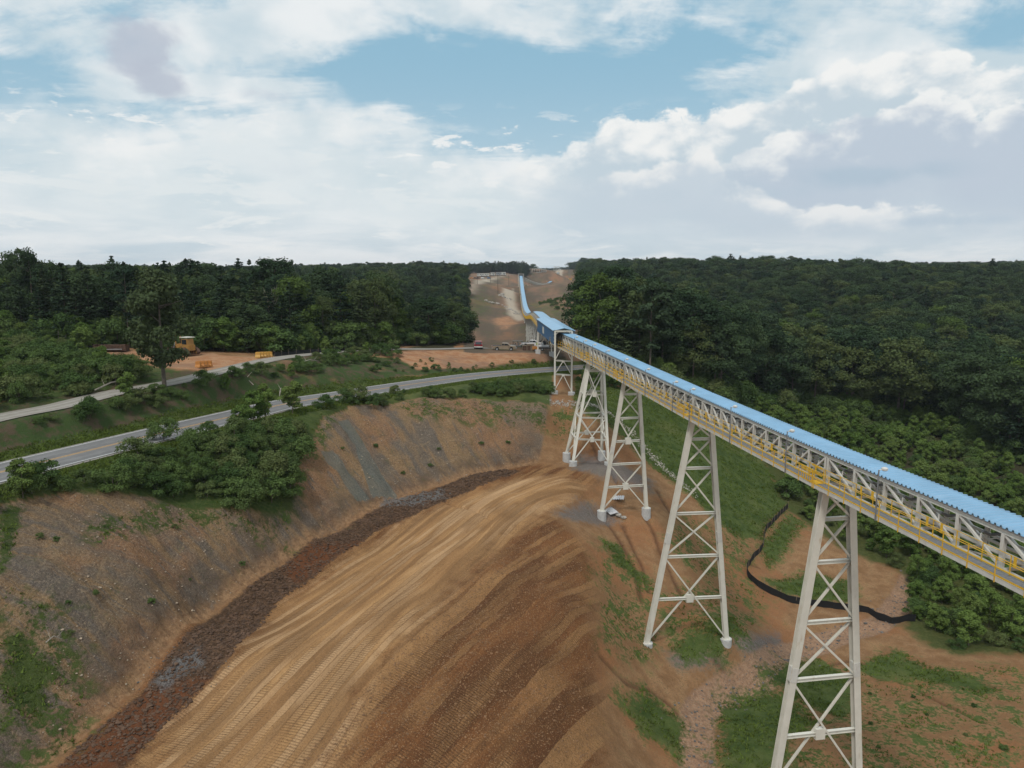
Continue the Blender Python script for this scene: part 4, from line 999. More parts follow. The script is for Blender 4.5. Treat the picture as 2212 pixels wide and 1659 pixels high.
C2 = path_conveyor([(8.05, 170, -9.7), (7.7, 200, -9.9), (7.6, 222, -10.5), (7.6, 262, -12.8), (7.6, 300, -14.9), (7.6, 350, -16.4), (7.6, 400, -16.6), (7.7, 449, -15.4), (7.8, 510, -11.9), (7.9, 560, -8.4), (8.0, 610, -4.2), (8.1, 664, .8)],
                   'second conveyor dipping from the transfer house then climbing the bare hill under a blue roof')
C3 = path_conveyor([(10.5, 690, -.5), (18, 725, -3.8), (28, 780, -6.6), (38, 850, -7.6), (47, 910, -6.2), (58, 985, -.6), (66, 1060, 5.6), (76, 1160, 13.2)],
                   'farthest conveyor curving right across the hill and up to the skyline', w=1.5, roof=(100, 175))
def trestle(p, tdir, w, zt, zb, name, label, group):
    p = Vector(p); n = Vector((-tdir[1], tdir[0], 0)).normalized(); h = zt - zb; sp = w + .09 * h
    g = empty(name, (p.x, p.y, zb), label=label, cat='trestle', group=group)
    for s in (1, -1):
        MB().bar(n * s * sp, n * s * w + Vector((0, 0, h)), .22, .22).build('leg', M_FRAME, g)
    b = MB(); k = max(1, int(h / 4.5))
    for i in range(k):
        a, c = i / k, (i + 1) / k; A0 = sp + (w - sp) * a; C0 = sp + (w - sp) * c
        b.bar(n * A0 + Vector((0, 0, h * a)), -n * C0 + Vector((0, 0, h * c)), .09, .09); b.bar(-n * A0 + Vector((0, 0, h * a)), n * C0 + Vector((0, 0, h * c)), .09, .09)
        b.bar(n * C0 + Vector((0, 0, h * c)), -n * C0 + Vector((0, 0, h * c)), .16, .16)
    b.build('brace', M_FRAME, g); return g
for y in list(range(186, 330, 13)) + list(range(330, 660, 15)):
    i = int(np.argmin(abs(C2[:, 1] - y))); p = C2[i]; zb = gz(p[0], p[1]) - .1
    if p[2] - 2.3 - zb > 1.0:
        trestle(p, (0, 1), 1.1, p[2] - 2.3, zb, 'trestle_bent', 'pale steel trestle legs under the second conveyor' + (' low beside the pad' if y < 260 else ' on the bare hillside'), 'trestles of the second conveyor near the pad' if y < 260 else 'trestles of the second conveyor on the hillside')
cum = np.r_[0, np.cumsum(np.linalg.norm(np.diff(C3[:, :2], axis=0), axis=1))]
for s in np.arange(14, 330, 15.5):
    i = int(np.argmin(abs(cum - s))); p = C3[i]; q = C3[min(i + 1, len(C3) - 1)] - p; zb = gz(p[0], p[1]) - .1
    if p[2] - 2.3 - zb > 1.2:
        trestle(p, (q[0], q[1]), 1.4, p[2] - 2.3, zb, 'trestle_bent', 'pale steel trestle legs in the row under the farthest curving conveyor', 'trestles of the farthest conveyor')
# head frame at the crest of the second conveyor
hd = Vector((8.2, 668, gz(8.2, 668))); g = empty('head_tower', hd, label='pale steel head tower at the crest where the blue roofed conveyor ends', cat='tower')
H_ = 2.6 - hd.z
for sx in (-2.4, 2.4):
    for sy in (0, 6): MB().bar((sx, sy, 0), (sx, sy, H_), .45, .45).build('leg', M_FRAME, g)
b = MB()
for sx in (-2.4, 2.4):
    for k in range(4): b.bar((sx, 0, H_ * k / 4), (sx, 6, H_ * (k + 1) / 4), .25, .25)
for k in range(1, 5): b.bar((-2.4, 0, H_ * k / 4 - .2), (2.4, 0, H_ * k / 4 - .2), .3, .3) if k != 3 else None
b.build('brace', M_FRAME, g)
MB().box((0, 3, H_ + .1), (5.6, 6.8, .25)).build('roof', M_FRAME, g); MB().box((0, 5.9, H_ - 2.2), (4.6, .1, 3.6)).build('back_wall', M_GALV, g)
MB().box((2.6, 3, H_ - 2.0), (.1, 5.8, 3.6)).build('side_wall', M_FRAME, g)
# small steel frame modules on the skyline and the end frame
def module(u, v, d, w, h, label, dep=5.0):
    p = hit(u, v); z = p[2]; g = empty('steel_frame_module', (p[0], p[1], z), label=label, cat='steel frame', group='pale steel frames on the hilltop')
    for sx in np.linspace(-w / 2, w / 2, 5):
        for sy in (0, dep): MB().bar((sx, sy, 0), (sx, sy, h), .35, .35).build('post', M_FRAME, g)
    MB().box((0, dep / 2, h + .2), (w + .6, dep + .6, .45)).build('roof', M_FRAME, g); MB().box((0, dep / 2, .3), (w + .3, dep, .5)).build('floor', M_FRAME, g)
module(1126, 592, 815, 12, 4.6, 'pale steel frame module left on the hilltop above the blue conveyor')
module(1160, 589, 850, 12, 4.8, 'pale steel frame module in the middle of the hilltop')
module(1174, 588, 880, 7, 3.0, 'small pale steel frame right on the hilltop')
module(1202.5, 585, 1160, 8.0, 6.0, 'square end frame on the skyline at the top of the farthest conveyor')
# ------------------------------------------------------------------ vehicles and site things
def wheel_mesh(r, w):
    b = MB(); b.tube((0, -w / 2, 0), (0, w / 2, 0), r, 18); return b.mesh('tyre', M_BLACK), MB().tube((0, -w / 2 - .01, 0), (0, w / 2 + .01, 0), r * .58, 12).mesh('rim', M_GALV)
WM, RM = wheel_mesh(.40, .28)
def add_wheels(g, xs, y, r=.40, scale=1.0):
    for x in xs:
        for s in (1, -1):
            w = obj('wheel', WM, g, (x, s * y, r)); w.scale = (r / .4, 1, r / .4); obj('rim', RM, w)
def side_extrude(pts, w, bevel=.05):
    bm = bmesh.new(); n = len(pts); V = []
    for s in (-1, 1):
        V.append([bm.verts.new((x, s * w / 2, z)) for x, z in pts])
    bm.faces.new(V[0]); bm.faces.new(V[1][::-1])
    for i in range(n): bm.faces.new((V[0][i], V[1][i], V[1][(i + 1) % n], V[0][(i + 1) % n]))
    bmesh.ops.recalc_face_normals(bm, faces=bm.faces); bmesh.ops.bevel(bm, geom=list(bm.edges), offset=bevel, segments=2, affect='EDGES', clamp_overlap=True)
    return bm
def bm_obj(bm, name, mat, par, smooth=False):
    me = bpy.data.meshes.new(name); bm.to_mesh(me); bm.free(); me.materials.append(mat); return obj(name, me, par)
def ground_at(u, v): return Vector(tuple(hit(u, v)))
def pickup(p, yaw, paint, label, tailgate_down=True, scale=1.0):
    g = empty('pickup_truck', p, (0, 0, yaw), label=label, cat='pickup truck'); g.scale = (scale,) * 3
    body = [(-2.75, .55), (-2.1, .50), (-2.05, .8), (-1.85, .98), (-1.45, .98), (-1.25, .8), (-1.2, .45), (1.3, .45), (1.35, .8), (1.55, .98), (1.95, .98), (2.15, .8), (2.2, .5), (2.85, .52), (2.88, 1.0), (2.75, 1.12),
            (1.55, 1.22), (-.55, 1.22), (-.55, 1.18), (-2.75, 1.18)]
    bm_obj(side_extrude(body, 1.92, .03), 'body', paint, g)
    bm_obj(side_extrude([(-.62, 1.2), (1.55, 1.2), (.85, 1.80), (-.45, 1.84)], 1.66, .05), 'cab', paint, g)
    for s in (1, -1):
        bm_obj(side_extrude([(-.50, 1.28), (.02, 1.28), (.02, 1.72), (-.42, 1.72)], .03, .005), 'window', M_GLASS, g).location = (0, s * .835, 0)
        bm_obj(side_extrude([(.12, 1.28), (1.22, 1.28), (.80, 1.70), (.12, 1.72)], .03, .005), 'window', M_GLASS, g).location = (0, s * .835, 0)
    MB().add([(-.66, -.68, 1.3), (-.66, .68, 1.3), (-.50, .62, 1.74), (-.50, -.62, 1.74), (-.60, -.68, 1.3), (-.60, .68, 1.3), (-.44, .62, 1.74), (-.44, -.62, 1.74)], [(0, 1, 2, 3), (7, 6, 5, 4), (0, 4, 5, 1), (1, 5, 6, 2), (2, 6, 7, 3), (3, 7, 4, 0)]).build('rear_window', M_GLASS, g)
    MB().box((-1.65, 0, 1.17), (2.1, 1.6, .08)).build('bed_liner', M_DARK, g)
    MB().box((-2.85, 0, .60), (.16, 1.9, .18)).build('bumper', M_GALV, g); MB().box((2.93, 0, .62), (.14, 1.9, .2)).build('bumper', M_GALV, g)
    if tailgate_down: MB().box((-2.98, 0, 1.0), (.06, 1.6, .42)).build('tailgate', paint, g)
    for s in (1, -1):
        MB().box((-2.78, s * .88, .95), (.06, .14, .34)).build('tail_light', M_RED, g); MB().box((2.88, s * .75, .88), (.05, .3, .18)).build('headlight', M_CREAM2, g)
        MB().box((1.1, s * 1.05, 1.32), (.12, .18, .18)).build('mirror', M_BLACK, g)
    add_wheels(g, (-1.65, 1.75), .88); return g
M_RED = mat_simple('red_lens', (.35, .02, .02), .4)
M_TAN = mat_simple('tan_car_paint', (.30, .235, .165), .35, .2, var=.05, scale=1, dirt=(.3, .2, .12), dirt_amt=.4)
M_WHITEP = mat_simple('white_car_paint', (.72, .72, .72), .35, var=.03, dirt=(.45, .33, .22), dirt_amt=.3)
M_REDP = mat_simple('dark_red_car_paint', (.20, .018, .022), .3, var=.05, dirt=(.25, .12, .08), dirt_amt=.3)
M_BLKP = mat_simple('black_car_paint', (.02, .02, .022), .35)
M_GREENP = mat_simple('dark_green_paint', (.035, .05, .035), .5)
P_T = ground_at(1089, 757); pickup(P_T, R(-4), M_TAN, 'tan extended cab pickup truck with its tailgate down on the dirt pad')
P_W = ground_at(1150, 752); pickup(P_W + Vector((0, 3, 0)), R(-6), M_WHITEP, 'white pickup truck behind the brown crates on the dirt pad', False)
P_B = ground_at(1172, 752); pickup(P_B + Vector((2, 7, 0)), R(-25), M_BLKP, 'black pickup truck partly hidden beneath the transfer house', False)
def suv():
    p = ground_at(1033, 753); g = empty('suv', p, (0, 0, R(94)), label='dark red suv seen from behind with its right door open', cat='suv')
    body = [(-2.4, .5), (-1.95, .5), (-1.85, .9), (-1.2, .9), (-1.1, .42), (1.2, .42), (1.3, .9), (1.95, .9), (2.05, .5), (2.45, .52), (2.5, 1.0), (2.3, 1.15), (1.35, 1.25), (-2.4, 1.25)]
    bm_obj(side_extrude(body, 1.95, .04), 'body', M_REDP, g)
    bm_obj(side_extrude([(-2.38, 1.2), (1.4, 1.22), (.75, 1.88), (-2.05, 1.92)], 1.66, .06), 'cabin', M_REDP, g)
    MB().add([(-2.42, -.72, 1.24), (-2.42, .72, 1.24), (-2.13, .66, 1.80), (-2.13, -.66, 1.80), (-2.3, -.72, 1.24), (-2.3, .72, 1.24), (-2.03, .66, 1.80), (-2.03, -.66, 1.80)], [(0, 3, 2, 1), (7, 4, 5, 6), (0, 1, 5, 4), (1, 2, 6, 5), (2, 3, 7, 6), (3, 0, 4, 7)]).build('rear_window', M_GLASS, g)
    for s in (1, -1): bm_obj(side_extrude([(-1.95, 1.30), (1.1, 1.30), (.65, 1.78), (-1.8, 1.80)], .03, .005), 'window', M_GLASS, g).location = (0, s * .835, 0)
    MB().box((-2.50, 0, .66), (.16, 1.95, .26)).build('bumper', M_CREAM2, g)
    for s in (1, -1): MB().box((-2.43, s * .86, 1.0), (.06, .16, .36)).build('tail_light', M_RED, g)
    d = empty('door', (.55, -.97, 0), (0, 0, R(-62))); d.parent = g
    MB().box((-.55, 0, .85), (1.1, .08, .75)).build('door_panel', M_BLKP, d); bm_obj(side_extrude([(-1.05, 1.22), (-.05, 1.22), (-.35, 1.78), (-1.0, 1.80)], .06, .01), 'door_window', M_GLASS, d)
    add_wheels(g, (-1.55, 1.65), .87); return g
suv()
def utv():
    p = ground_at(1119, 754); g = empty('utility_vehicle', p, (0, 0, R(-8)), label='open dark green utility vehicle with a flat roof on posts behind the tan pickup', cat='utility vehicle')
    bm_obj(side_extrude([(-1.9, .45), (1.9, .45), (1.9, .85), (1.3, 1.15), (.9, 1.15), (.8, .7), (-.9, .7), (-.95, 1.05), (-1.9, 1.05)], 1.5, .04), 'body', M_GREENP, g)
    MB().box((-.1, 0, 2.02), (2.6, 1.5, .07)).build('roof', M_GREENP, g)
    for x in (-1.25, -.1, 1.0):
        for s in (1, -1): MB().tube((x, s * .7, .9), (x * .95, s * .7, 2.0), .035, 6).build('roof_post', M_BLACK, g)
    for x in (-.5, .35): MB().box((x, 0, .85), (.5, 1.3, .2)).build('seat', M_ROLL, g)
    for x in (-.72, .13): MB().box((x, 0, 1.2), (.12, 1.3, .6)).build('seat_back', M_ROLL, g)
    add_wheels(g, (-1.35, 1.4), .72, .34)
utv()
M_RUST = mat_simple('rusty_brown_steel', (.085, .048, .032), .85, var=.35, scale=3)
M_WOOD = mat_simple('weathered_wood', (.20, .155, .11), .9, var=.3, scale=4)
M_DOZ = mat_simple('dozer_yellow_paint', (.31, .165, .04), .55, var=.12, scale=2, dirt=(.20, .11, .06), dirt_amt=.7)
M_HIVIS = mat_simple('hi_vis_cloth', (.35, .50, .10), .8); M_DENIM = mat_simple('dark_cloth', (.03, .035, .05), .9); M_SKIN = mat_simple('skin', (.36, .20, .13), .6)
M_ORANGE = mat_simple('orange_plastic', (.47, .20, .05), .5, var=.15, scale=4)
M_AMBER = mat_simple('amber_plastic', (.48, .27, .06), .5, var=.15, scale=4)
for k, (u, dx, s, lab) in enumerate(((1137, 0, (2.0, 1.1, 1.15), 'brown tarp covered crate left of the other crate'), (1146, 0, (1.6, 1.2, 1.45), 'taller brown wooden crate beside the transfer house leg'))):
    p = ground_at(u, 756.5); g = empty('crate', p, (0, 0, R(5)), label=lab, cat='crate', group='crates on the dirt pad')
    MB().box((0, 0, s[2] / 2), s).build('box', M_RUST if k == 0 else M_WOOD, g)
    b = MB()
    for x in (-s[0] / 2, 0, s[0] / 2): b.box((x, -s[1] / 2 - .03, s[2] / 2), (.1, .06, s[2] + .04))
    b.box((0, 0, s[2] + .04), (s[0] + .1, s[1] + .1, .08)); b.build('batten', M_WOOD, g)
p = ground_at(1173, 757); g = empty('tank_trailer', p, (0, 0, R(-3)), label='small grey tank trailer on the pad under the transfer house', cat='trailer')
b = MB(); b.tube((-1.5, 0, .95), (1.5, 0, .95), .42, 16); b.tube((1.5, 0, .95), (1.7, 0, .95), .42, 16, .2); b.tube((-1.7, 0, .95), (-1.5, 0, .95), .2, 16, .42); b.build('tank', M_GALV, g, smooth=False)
MB().bar((-1.7, 0, .5), (2.6, 0, .5), .12, .1).build('frame', M_BLACK, g); add_wheels(g, (-.2,), .6, .33)
p = ground_at(1156, 758); g = empty('compressor', p, label='small orange compressor on wheels near the crates', cat='compressor')
bm_obj(side_extrude([(-.7, .35), (.7, .35), (.7, .85), (.45, 1.1), (-.6, 1.1), (-.7, .9)], .8, .05), 'housing', M_ORANGE, g); add_wheels(g, (0,), .45, .26)
def person(p, yaw, label):
    J = {'pel': (0, 0, .92), 'ch': (0, 0.02, 1.22), 'nk': (0, .02, 1.46), 'hd': (0, .04, 1.56), 'ht': (0, .04, 1.70), 'ls': (.17, 0, 1.40), 'le': (.26, .03, 1.12), 'lh': (.24, .18, .92), 'lf': (.23, .22, .86), 'rs': (-.17, 0, 1.40), 're': (-.26, .05, 1.13), 'rh': (-.16, .27, 1.08), 'rf': (-.13, .33, 1.09),
         'll': (.09, 0, .88), 'lk': (.11, .02, .48), 'la': (.12, -.02, .09), 'lt': (.13, .14, .04), 'rl': (-.09, 0, .88), 'rk': (-.12, .04, .48), 'ra': (-.13, -.02, .09), 'rt': (-.15, .14, .04)}
    Rr = {'pel': (.155, .11), 'ch': (.17, .115), 'nk': (.06, .06), 'hd': (.095, .105), 'ht': (.085, .09), 'ls': (.065, .065), 'rs': (.065, .065), 'le': (.045, .045), 're': (.045, .045), 'lh': (.035, .03), 'rh': (.035, .03), 'lf': (.035, .02), 'rf': (.035, .02),
          'll': (.09, .09), 'rl': (.09, .09), 'lk': (.06, .06), 'rk': (.06, .06), 'la': (.045, .045), 'ra': (.045, .045), 'lt': (.045, .03), 'rt': (.045, .03)}
    E = [('pel', 'ch'), ('ch', 'nk'), ('nk', 'hd'), ('hd', 'ht'), ('ch', 'ls'), ('ls', 'le'), ('le', 'lh'), ('lh', 'lf'), ('ch', 'rs'), ('rs', 're'), ('re', 'rh'), ('rh', 'rf'), ('pel', 'll'), ('ll', 'lk'), ('lk', 'la'), ('la', 'lt'), ('pel', 'rl'), ('rl', 'rk'), ('rk', 'ra'), ('ra', 'rt')]
    ks = list(J); me = bpy.data.meshes.new('person'); me.from_pydata([J[k] for k in ks], [(ks.index(a), ks.index(b)) for a, b in E], [])
    for mt in (M_HIVIS, M_DENIM, M_SKIN): me.materials.append(mt)
    o = bpy.data.objects.new('person', me); o.location = p; o.rotation_euler = (0, 0, yaw); COL.objects.link(o)
    md = o.modifiers.new('s', 'SKIN'); me.skin_vertices.new() if not me.skin_vertices else None
    for i, k in enumerate(ks): me.skin_vertices[0].data[i].radius = Rr[k]
    me.skin_vertices[0].data[0].use_root = True
    o.modifiers.new('u', 'SUBSURF').levels = 2; o.modifiers['u'].render_levels = 2
    bpy.context.view_layer.update(); ev = o.evaluated_get(bpy.context.evaluated_depsgraph_get()); m2 = bpy.data.meshes.new_from_object(ev)
    o.modifiers.clear(); o.data = m2
    while len(m2.materials) < 3: m2.materials.append(None)
    for i, mt in enumerate((M_HIVIS, M_DENIM, M_SKIN)): m2.materials[i] = mt
    for f in m2.polygons:
        c = f.center; f.use_smooth = True; f.material_index = 2 if (c.z > 1.47 or abs(c.x) > .2 and c.z < 1.02 and c.z > .8 or c.y > .16 and c.z > 1) else 1 if c.z < .93 else 0
    MB().tube((0, .04, 1.64), (0, .04, 1.76), .125, 12, .07).build('hard_hat', M_WHITEP, o)
    tag(o, label, 'person'); return o
person(ground_at(1160.5, 754) + Vector((0, 1.2, 0)), R(200), 'person in a yellow green work shirt and hard hat standing by the white pickup')

def dozer():
    p = ground_at(378, 766.0); p = Vector((p.x + 2.0, p.y, gz(p.x + 2, p.y) + .06)); yaw = R(150)
    g = empty('bulldozer', p, (0, 0, yaw), label='yellow bulldozer parked on the orange dirt clearing behind the lone roadside tree', cat='bulldozer')
    for s in (1, -1):
        tr = bm_obj(side_extrude([(-2.1, .45), (-1.8, .08), (1.7, .08), (2.15, .5), (1.9, .95), (.2, 1.05), (-.9, 1.35), (-1.7, 1.0)], .56, .06), 'track', M_RUST, g); tr.location = (0, s * 1.05, 0)
        for x in np.linspace(-1.5, 1.5, 6): MB().tube((x, s * .74 , .35), (x, s * 1.36, .35), .2, 12).build('roller', M_DOZ, g)
    bm_obj(side_extrude([(-1.6, .7), (2.0, .7), (2.0, 1.75), (.4, 1.95), (-1.6, 1.7)], 1.35, .06), 'hull', M_DOZ, g)
    bm_obj(side_extrude([(-1.3, 1.6), (.35, 1.6), (.35, 2.7), (-1.2, 2.75)], 1.3, .06), 'cab', M_DOZ, g)
    MB().box((-.45, 0, 2.98), (2.0, 1.6, .1)).build('roof', M_CREAM, g)
    for s in (1, -1): MB().box((-.45, s * .67, 2.2), (1.2, .05, .8)).build('window', M_GLASS, g); MB().box((2.05, s * .45, 2.5), (.16, .16, 1.9)).build('lift_arm_mast', M_DOZ, g); MB().tube((2.2, s * .5, 2.0), (2.75, s * .6, .55), .07, 8).build('lift_cylinder', M_GALV, g)
    MB().box((2.02, 0, 1.3), (.06, .95, 1.0)).build('radiator_grille', M_DARK, g)
    bl = [(2.9, .05), (2.75, .5), (2.82, .95), (3.02, 1.25), (2.90, 1.25), (2.68, .95), (2.62, .5), (2.76, .05)]
    bm_obj(side_extrude(bl, 3.4, .01), 'blade', M_RUST, g); MB().bar((2.6, 1.1, .5), (0, 1.35, .45), .18, .2).build('push_arm', M_DOZ, g); MB().bar((2.6, -1.1, .5), (0, -1.35, .45), .18, .2).build('push_arm', M_DOZ, g)
    MB().tube((1.0, .3, 1.9), (1.0, .3, 2.8), .08, 8).build('exhaust', M_BLACK, g)
dozer()
p = Vector(tuple(at(242, 768, 128))); p.z = gz(p.x, p.y); g = empty('steel_bowl', p, (0, 0, R(8)), label='long rusty brown steel bowl lying on the orange clearing left of the bulldozer', cat='steel bowl')
bm_obj(side_extrude([(-.9, .1), (.9, .1), (1.0, 1.15), (.9, 1.15), (.75, .3), (-.75, .3), (-.9, 1.05), (-1.0, 1.05)], 5.2, .03), 'shell', M_RUST, g).rotation_euler = (0, 0, R(90))
for s in (1, -1): MB().box((s * 2.62, 0, .65), (.08, 1.9, 1.25)).build('end_plate', M_RUST, g)
MB().box((0, -1.02, .45), (4.2, .08, .16)).build('trim_bar', M_GALV, g)
def barrier(p, yaw, mat, label, group):
    g = empty('plastic_barrier', p, (0, 0, yaw), label=label, cat='barrier', group=group)
    bm_obj(side_extrude([(-.35, 0), (.35, 0), (.3, .2), (.15, .45), (.13, .95), (-.13, .95), (-.15, .45), (-.3, .2)], .95, .03), 'shell', mat, g)
    MB().box((0, 0, .97), (.2, .5, .05)).build('cap', mat, g)
for i in range(5):
    p = ground_at(558 + i * 6.2, 772.5 - .3 * i); barrier(p, R(80 + 7 * (i % 3)), M_AMBER, 'amber plastic barrier in the row by the bend of the gravel drive', 'amber barriers by the drive bend')
for i in range(4):
    p = ground_at(429 + i * 7.5, 794 - .6 * i); barrier(p, R(70 + 14 * (i % 2)), M_ORANGE, 'orange plastic barrier in the cluster below the bulldozer', 'orange barriers below the bulldozer')

M_SILT = mat_simple('black_silt_fabric', (.012, .012, .013), .9)
def silt_fence(pts_uv, label, h=.9, closed=False):
    L = dens(catmull(W(pts_uv), 5), 1.0); z = gzs(L[:, :2]); base = Vector((L[0, 0], L[0, 1], z[0]))
    g = empty('silt_fence', base, label=label, cat='fence', group='black silt fences')
    V = []; n = len(L)
    for i in range(n):
        sag = .10 * abs(math.sin(i * .9)) + .05 * rng.random(); q = Vector((L[i, 0], L[i, 1], z[i])) - base
        off = Vector((.05 * math.sin(i * 1.7), .05 * math.cos(i * 1.3), 0))
        for (o, zz) in ((0, -.1), (0, h - sag), (.02, h - sag), (.02, -.1)): V.append(q + off * (zz / h) + Vector((o, o, zz)))
    Fs = [(4 * i + k, 4 * i + 4 + k, 4 * i + 4 + (k + 1) % 4, 4 * i + (k + 1) % 4) for i in range(n - 1) for k in range(4)]
    b = MB(); b.add(V, Fs); b.build('fabric', M_SILT, g)
    sm = MB().bar((0, 0, -.2), (0, 0, h + .25), .05, .05).mesh('stake', M_WOOD)
    for i in range(0, n, 2 if n < 190 else 3): obj('stake', sm, g, (L[i, 0] - base.x + .06, L[i, 1] - base.y + .06, z[i] - base.z), (rng.uniform(-.1, .1), rng.uniform(-.1, .1), 0))
silt_fence([(1702, 1098), (1672, 1128), (1652, 1152), (1648, 1185), (1630, 1205), (1613, 1234), (1622, 1255), (1645, 1272), (1675, 1289), (1720, 1303), (1780, 1312), (1832, 1319), (1880, 1325), (1925, 1342), (1960, 1343), (1993, 1342)],
           'black silt fence curving behind the nearest tower to the shrubs', 1.0)
silt_fence([(592, 770), (640, 766), (700, 762), (745, 757), (790, 752), (830, 748)], 'black silt fence along the foot of the pines beyond the gravel drive', .9)

# loose sheets, rocks, logs
M_ROCK = mat_simple('pale_rock', (.34, .31, .27), .9, var=.3, scale=2, bump=.4)
M_ROCKB = mat_simple('buff_rock', (.33, .26, .19), .9, var=.35, scale=2)
M_ROCKG = mat_simple('grey_rock', (.125, .115, .105), .9, var=.35, scale=2, bump=.4)
def rock_bm(bm, c, s, rnd):
    r = bmesh.ops.create_icosphere(bm, subdivisions=1, radius=1.0); M = Matrix.Rotation(rnd.uniform(0, 6), 3, 'Z')
    for v in r['verts']:
        q = M @ Vector((v.co.x * s * rnd.uniform(.75, 1.3), v.co.y * s * rnd.uniform(.6, 1.0), v.co.z * s * rnd.uniform(.35, .75))); v.co = q + Vector(c)
def rocks(name, pts, smin, smax, mat, label, cat='rocks', emb=.15):
    bm = bmesh.new(); pts = np.asarray(pts); z = gzs(pts[:, :2])
    for (x, y), zz in zip(pts[:, :2], z):
        s = rng.uniform(smin, smax) * (1 if rng.random() < .85 else 1.6); rock_bm(bm, (x, y, zz + s * emb), s, rng)
    me = bpy.data.meshes.new(name); bm.to_mesh(me); bm.free(); me.materials.append(mat); o = obj(name, me); tag(o, label, cat, kind='stuff'); return o
def along(L, n, w):
    L = dens(L, .5); P = []
    for _ in range(n):
        q = L[rng.randrange(len(L))]; P.append((q[0] + rng.gauss(0, w), q[1] + rng.gauss(0, w)))
    return P
rocks('riprap', along(RIP, 1100, .5), .05, .15, M_ROCK, 'line of pale riprap stones running down the grassy slope behind the towers')
rocks('swale_rocks', along(SWALE, 420, 1.1), .05, .17, M_ROCKG, 'small stones along the eroded dirt swale between the two nearest towers')
def inside(poly_uv, n):
    P = W(poly_uv); lo, hi = P[:, :2].min(0), P[:, :2].max(0); out = []
    while len(out) < n:
        q = np.c_[nr.uniform(lo[0], hi[0], 400), nr.uniform(lo[1], hi[1], 400)]; out += list(map(tuple, q[inpoly(q, P)]))
    return out[:n]
rocks('loose_stones', inside([(60, 1640), (130, 1330), (150, 1070), (330, 1080), (560, 1110), (600, 1190), (430, 1330), (300, 1480)], 420), .03, .09, M_ROCKB, 'pale loose stones scattered over the near cut face')
rocks('loose_stones', inside([(700, 905), (900, 868), (1170, 885), (1160, 985), (860, 1070), (720, 1125), (640, 1140)], 420), .03, .10, M_ROCKB, 'pale loose stones scattered over the far cut face')
rocks('broken_rock', [(a + rng.gauss(0, .8), b + rng.gauss(0, .8)) for a, b in inside([(835, 1084), (950, 1068), (960, 1076), (880, 1092)], 300)], .04, .13, M_ROCKG, 'heap of blue grey broken rock in the toe ditch')
rocks('gravel_patch', [(a + rng.gauss(0, 1.1), b + rng.gauss(0, 1.1)) for a, b in inside([(335, 1475), (375, 1430), (440, 1440), (430, 1470), (360, 1485)], 190)], .025, .075, M_ROCKG, 'grey broken stone in the ditch at the foot of the near cut')
rocks('clods', np.array(inside([(123, 1659), (273, 1529), (327, 1474), (404, 1373), (546, 1262), (674, 1170), (807, 1104), (995, 1036), (1084, 1015), (1120, 1022), (965, 1083), (810, 1152), (691, 1238), (600, 1308), (505, 1412), (447, 1480), (344, 1583), (273, 1659)], 5200)), .04, .15, mat_simple('dark_clod', (.095, .055, .034), .95, var=.4, scale=1.5), 'dark brown soil clods in the windrow beside the haul floor', 'soil clods', .1)
rocks('dirt_clods', inside([(640, 1655), (900, 1370), (1050, 1210), (1200, 1130), (1270, 1250), (1290, 1400), (1280, 1655)], 4500), .025, .085, mat_simple('brown_clod', (.20, .11, .055), .95, var=.3, scale=1.5), 'small brown clods over the brown side of the haul floor', 'soil clods', .1)
rocks('dam_rocks', np.vstack([along(W([(1018 + .0 * k, 0) for k in ()] + [(1048, 650), (1062, 654), (1078, 657), (1092, 662), (1110, 671), (1118, 680)]), 60, .8), along(W([(1086, 632), (1080, 640), (1100, 645), (1112, 650)]), 40, .8)]), .3, .9, M_ROCK, 'white check dam rocks on the bare hillside left of the far conveyor')
def sheet(u, v, yaw, s, label):
    p = ground_at(u, v); n = 28; V = []; zs = gz(p.x, p.y)
    for i in range(n + 1):
        x = (i / n - .5) * s[0]; z = .06 * math.sin(i * 1.57)
        for y in (-s[1] / 2, s[1] / 2): V.append((x, y, z)); V.append((x, y, z - .02))
    Fs = []
    for i in range(n): a = 4 * i; Fs += [(a, a + 4, a + 6, a + 2), (a + 1, a + 3, a + 7, a + 5), (a, a + 1, a + 5, a + 4), (a + 2, a + 6, a + 7, a + 3)]
    o = MB().add(V, Fs).build('metal_sheet', M_GALVW, None, (p.x, p.y, p.z + .22), (R(8), R(-6), yaw)); tag(o, label, 'metal sheet', 'scrap sheets by the tall piers')
M_GALVW = mat_simple('white_galvanised_sheet', (.55, .55, .56), .5, var=.15, scale=2)
sheet(1319, 1106, R(25), (1.3, 1.9), 'corrugated metal sheet lying beside the left concrete pier')
sheet(1331, 1078, R(-15), (2.2, 1.2), 'pale bent metal sheet on the dirt behind the piers')
for u, v in ((1336, 1114), (1347, 1119)):
    p = ground_at(u, v); bm = bmesh.new(); rock_bm(bm, (0, 0, .1), .5, rng); me = bpy.data.meshes.new('boulder'); bm.to_mesh(me); bm.free(); me.materials.append(M_ROCK); tag(obj('boulder', me, None, p), 'flat pale boulder between the two tall round piers', 'boulder', 'pale boulders between the piers')
M_BARK_D = mat_simple('grey_dead_wood', (.27, .24, .20), .9, var=.25, scale=3)
def log(uv0, uv1, r, label):
    a, b = ground_at(*uv0) + Vector((0, 0, r + .3)), ground_at(*uv1) + Vector((0, 0, r + .3)); o = MB(); m = a.lerp(b, .5) + Vector((0, 0, .35)); c = (a + b) / 2
    o.tube(a - c, m - c, r, 8, r * .8); o.tube(m - c, b - c, r * .8, 8, r * .35); q = m.lerp(b, .4) - c; o.tube(q, q + Vector((.7, .6, .9)), r * .4, 6, r * .1); q = a.lerp(m, .6) - c; o.tube(q, q + Vector((-.6, .5, .8)), r * .4, 6, r * .1)
    tag(o.build('fallen_log', M_BARK_D, None, c), label, 'log')
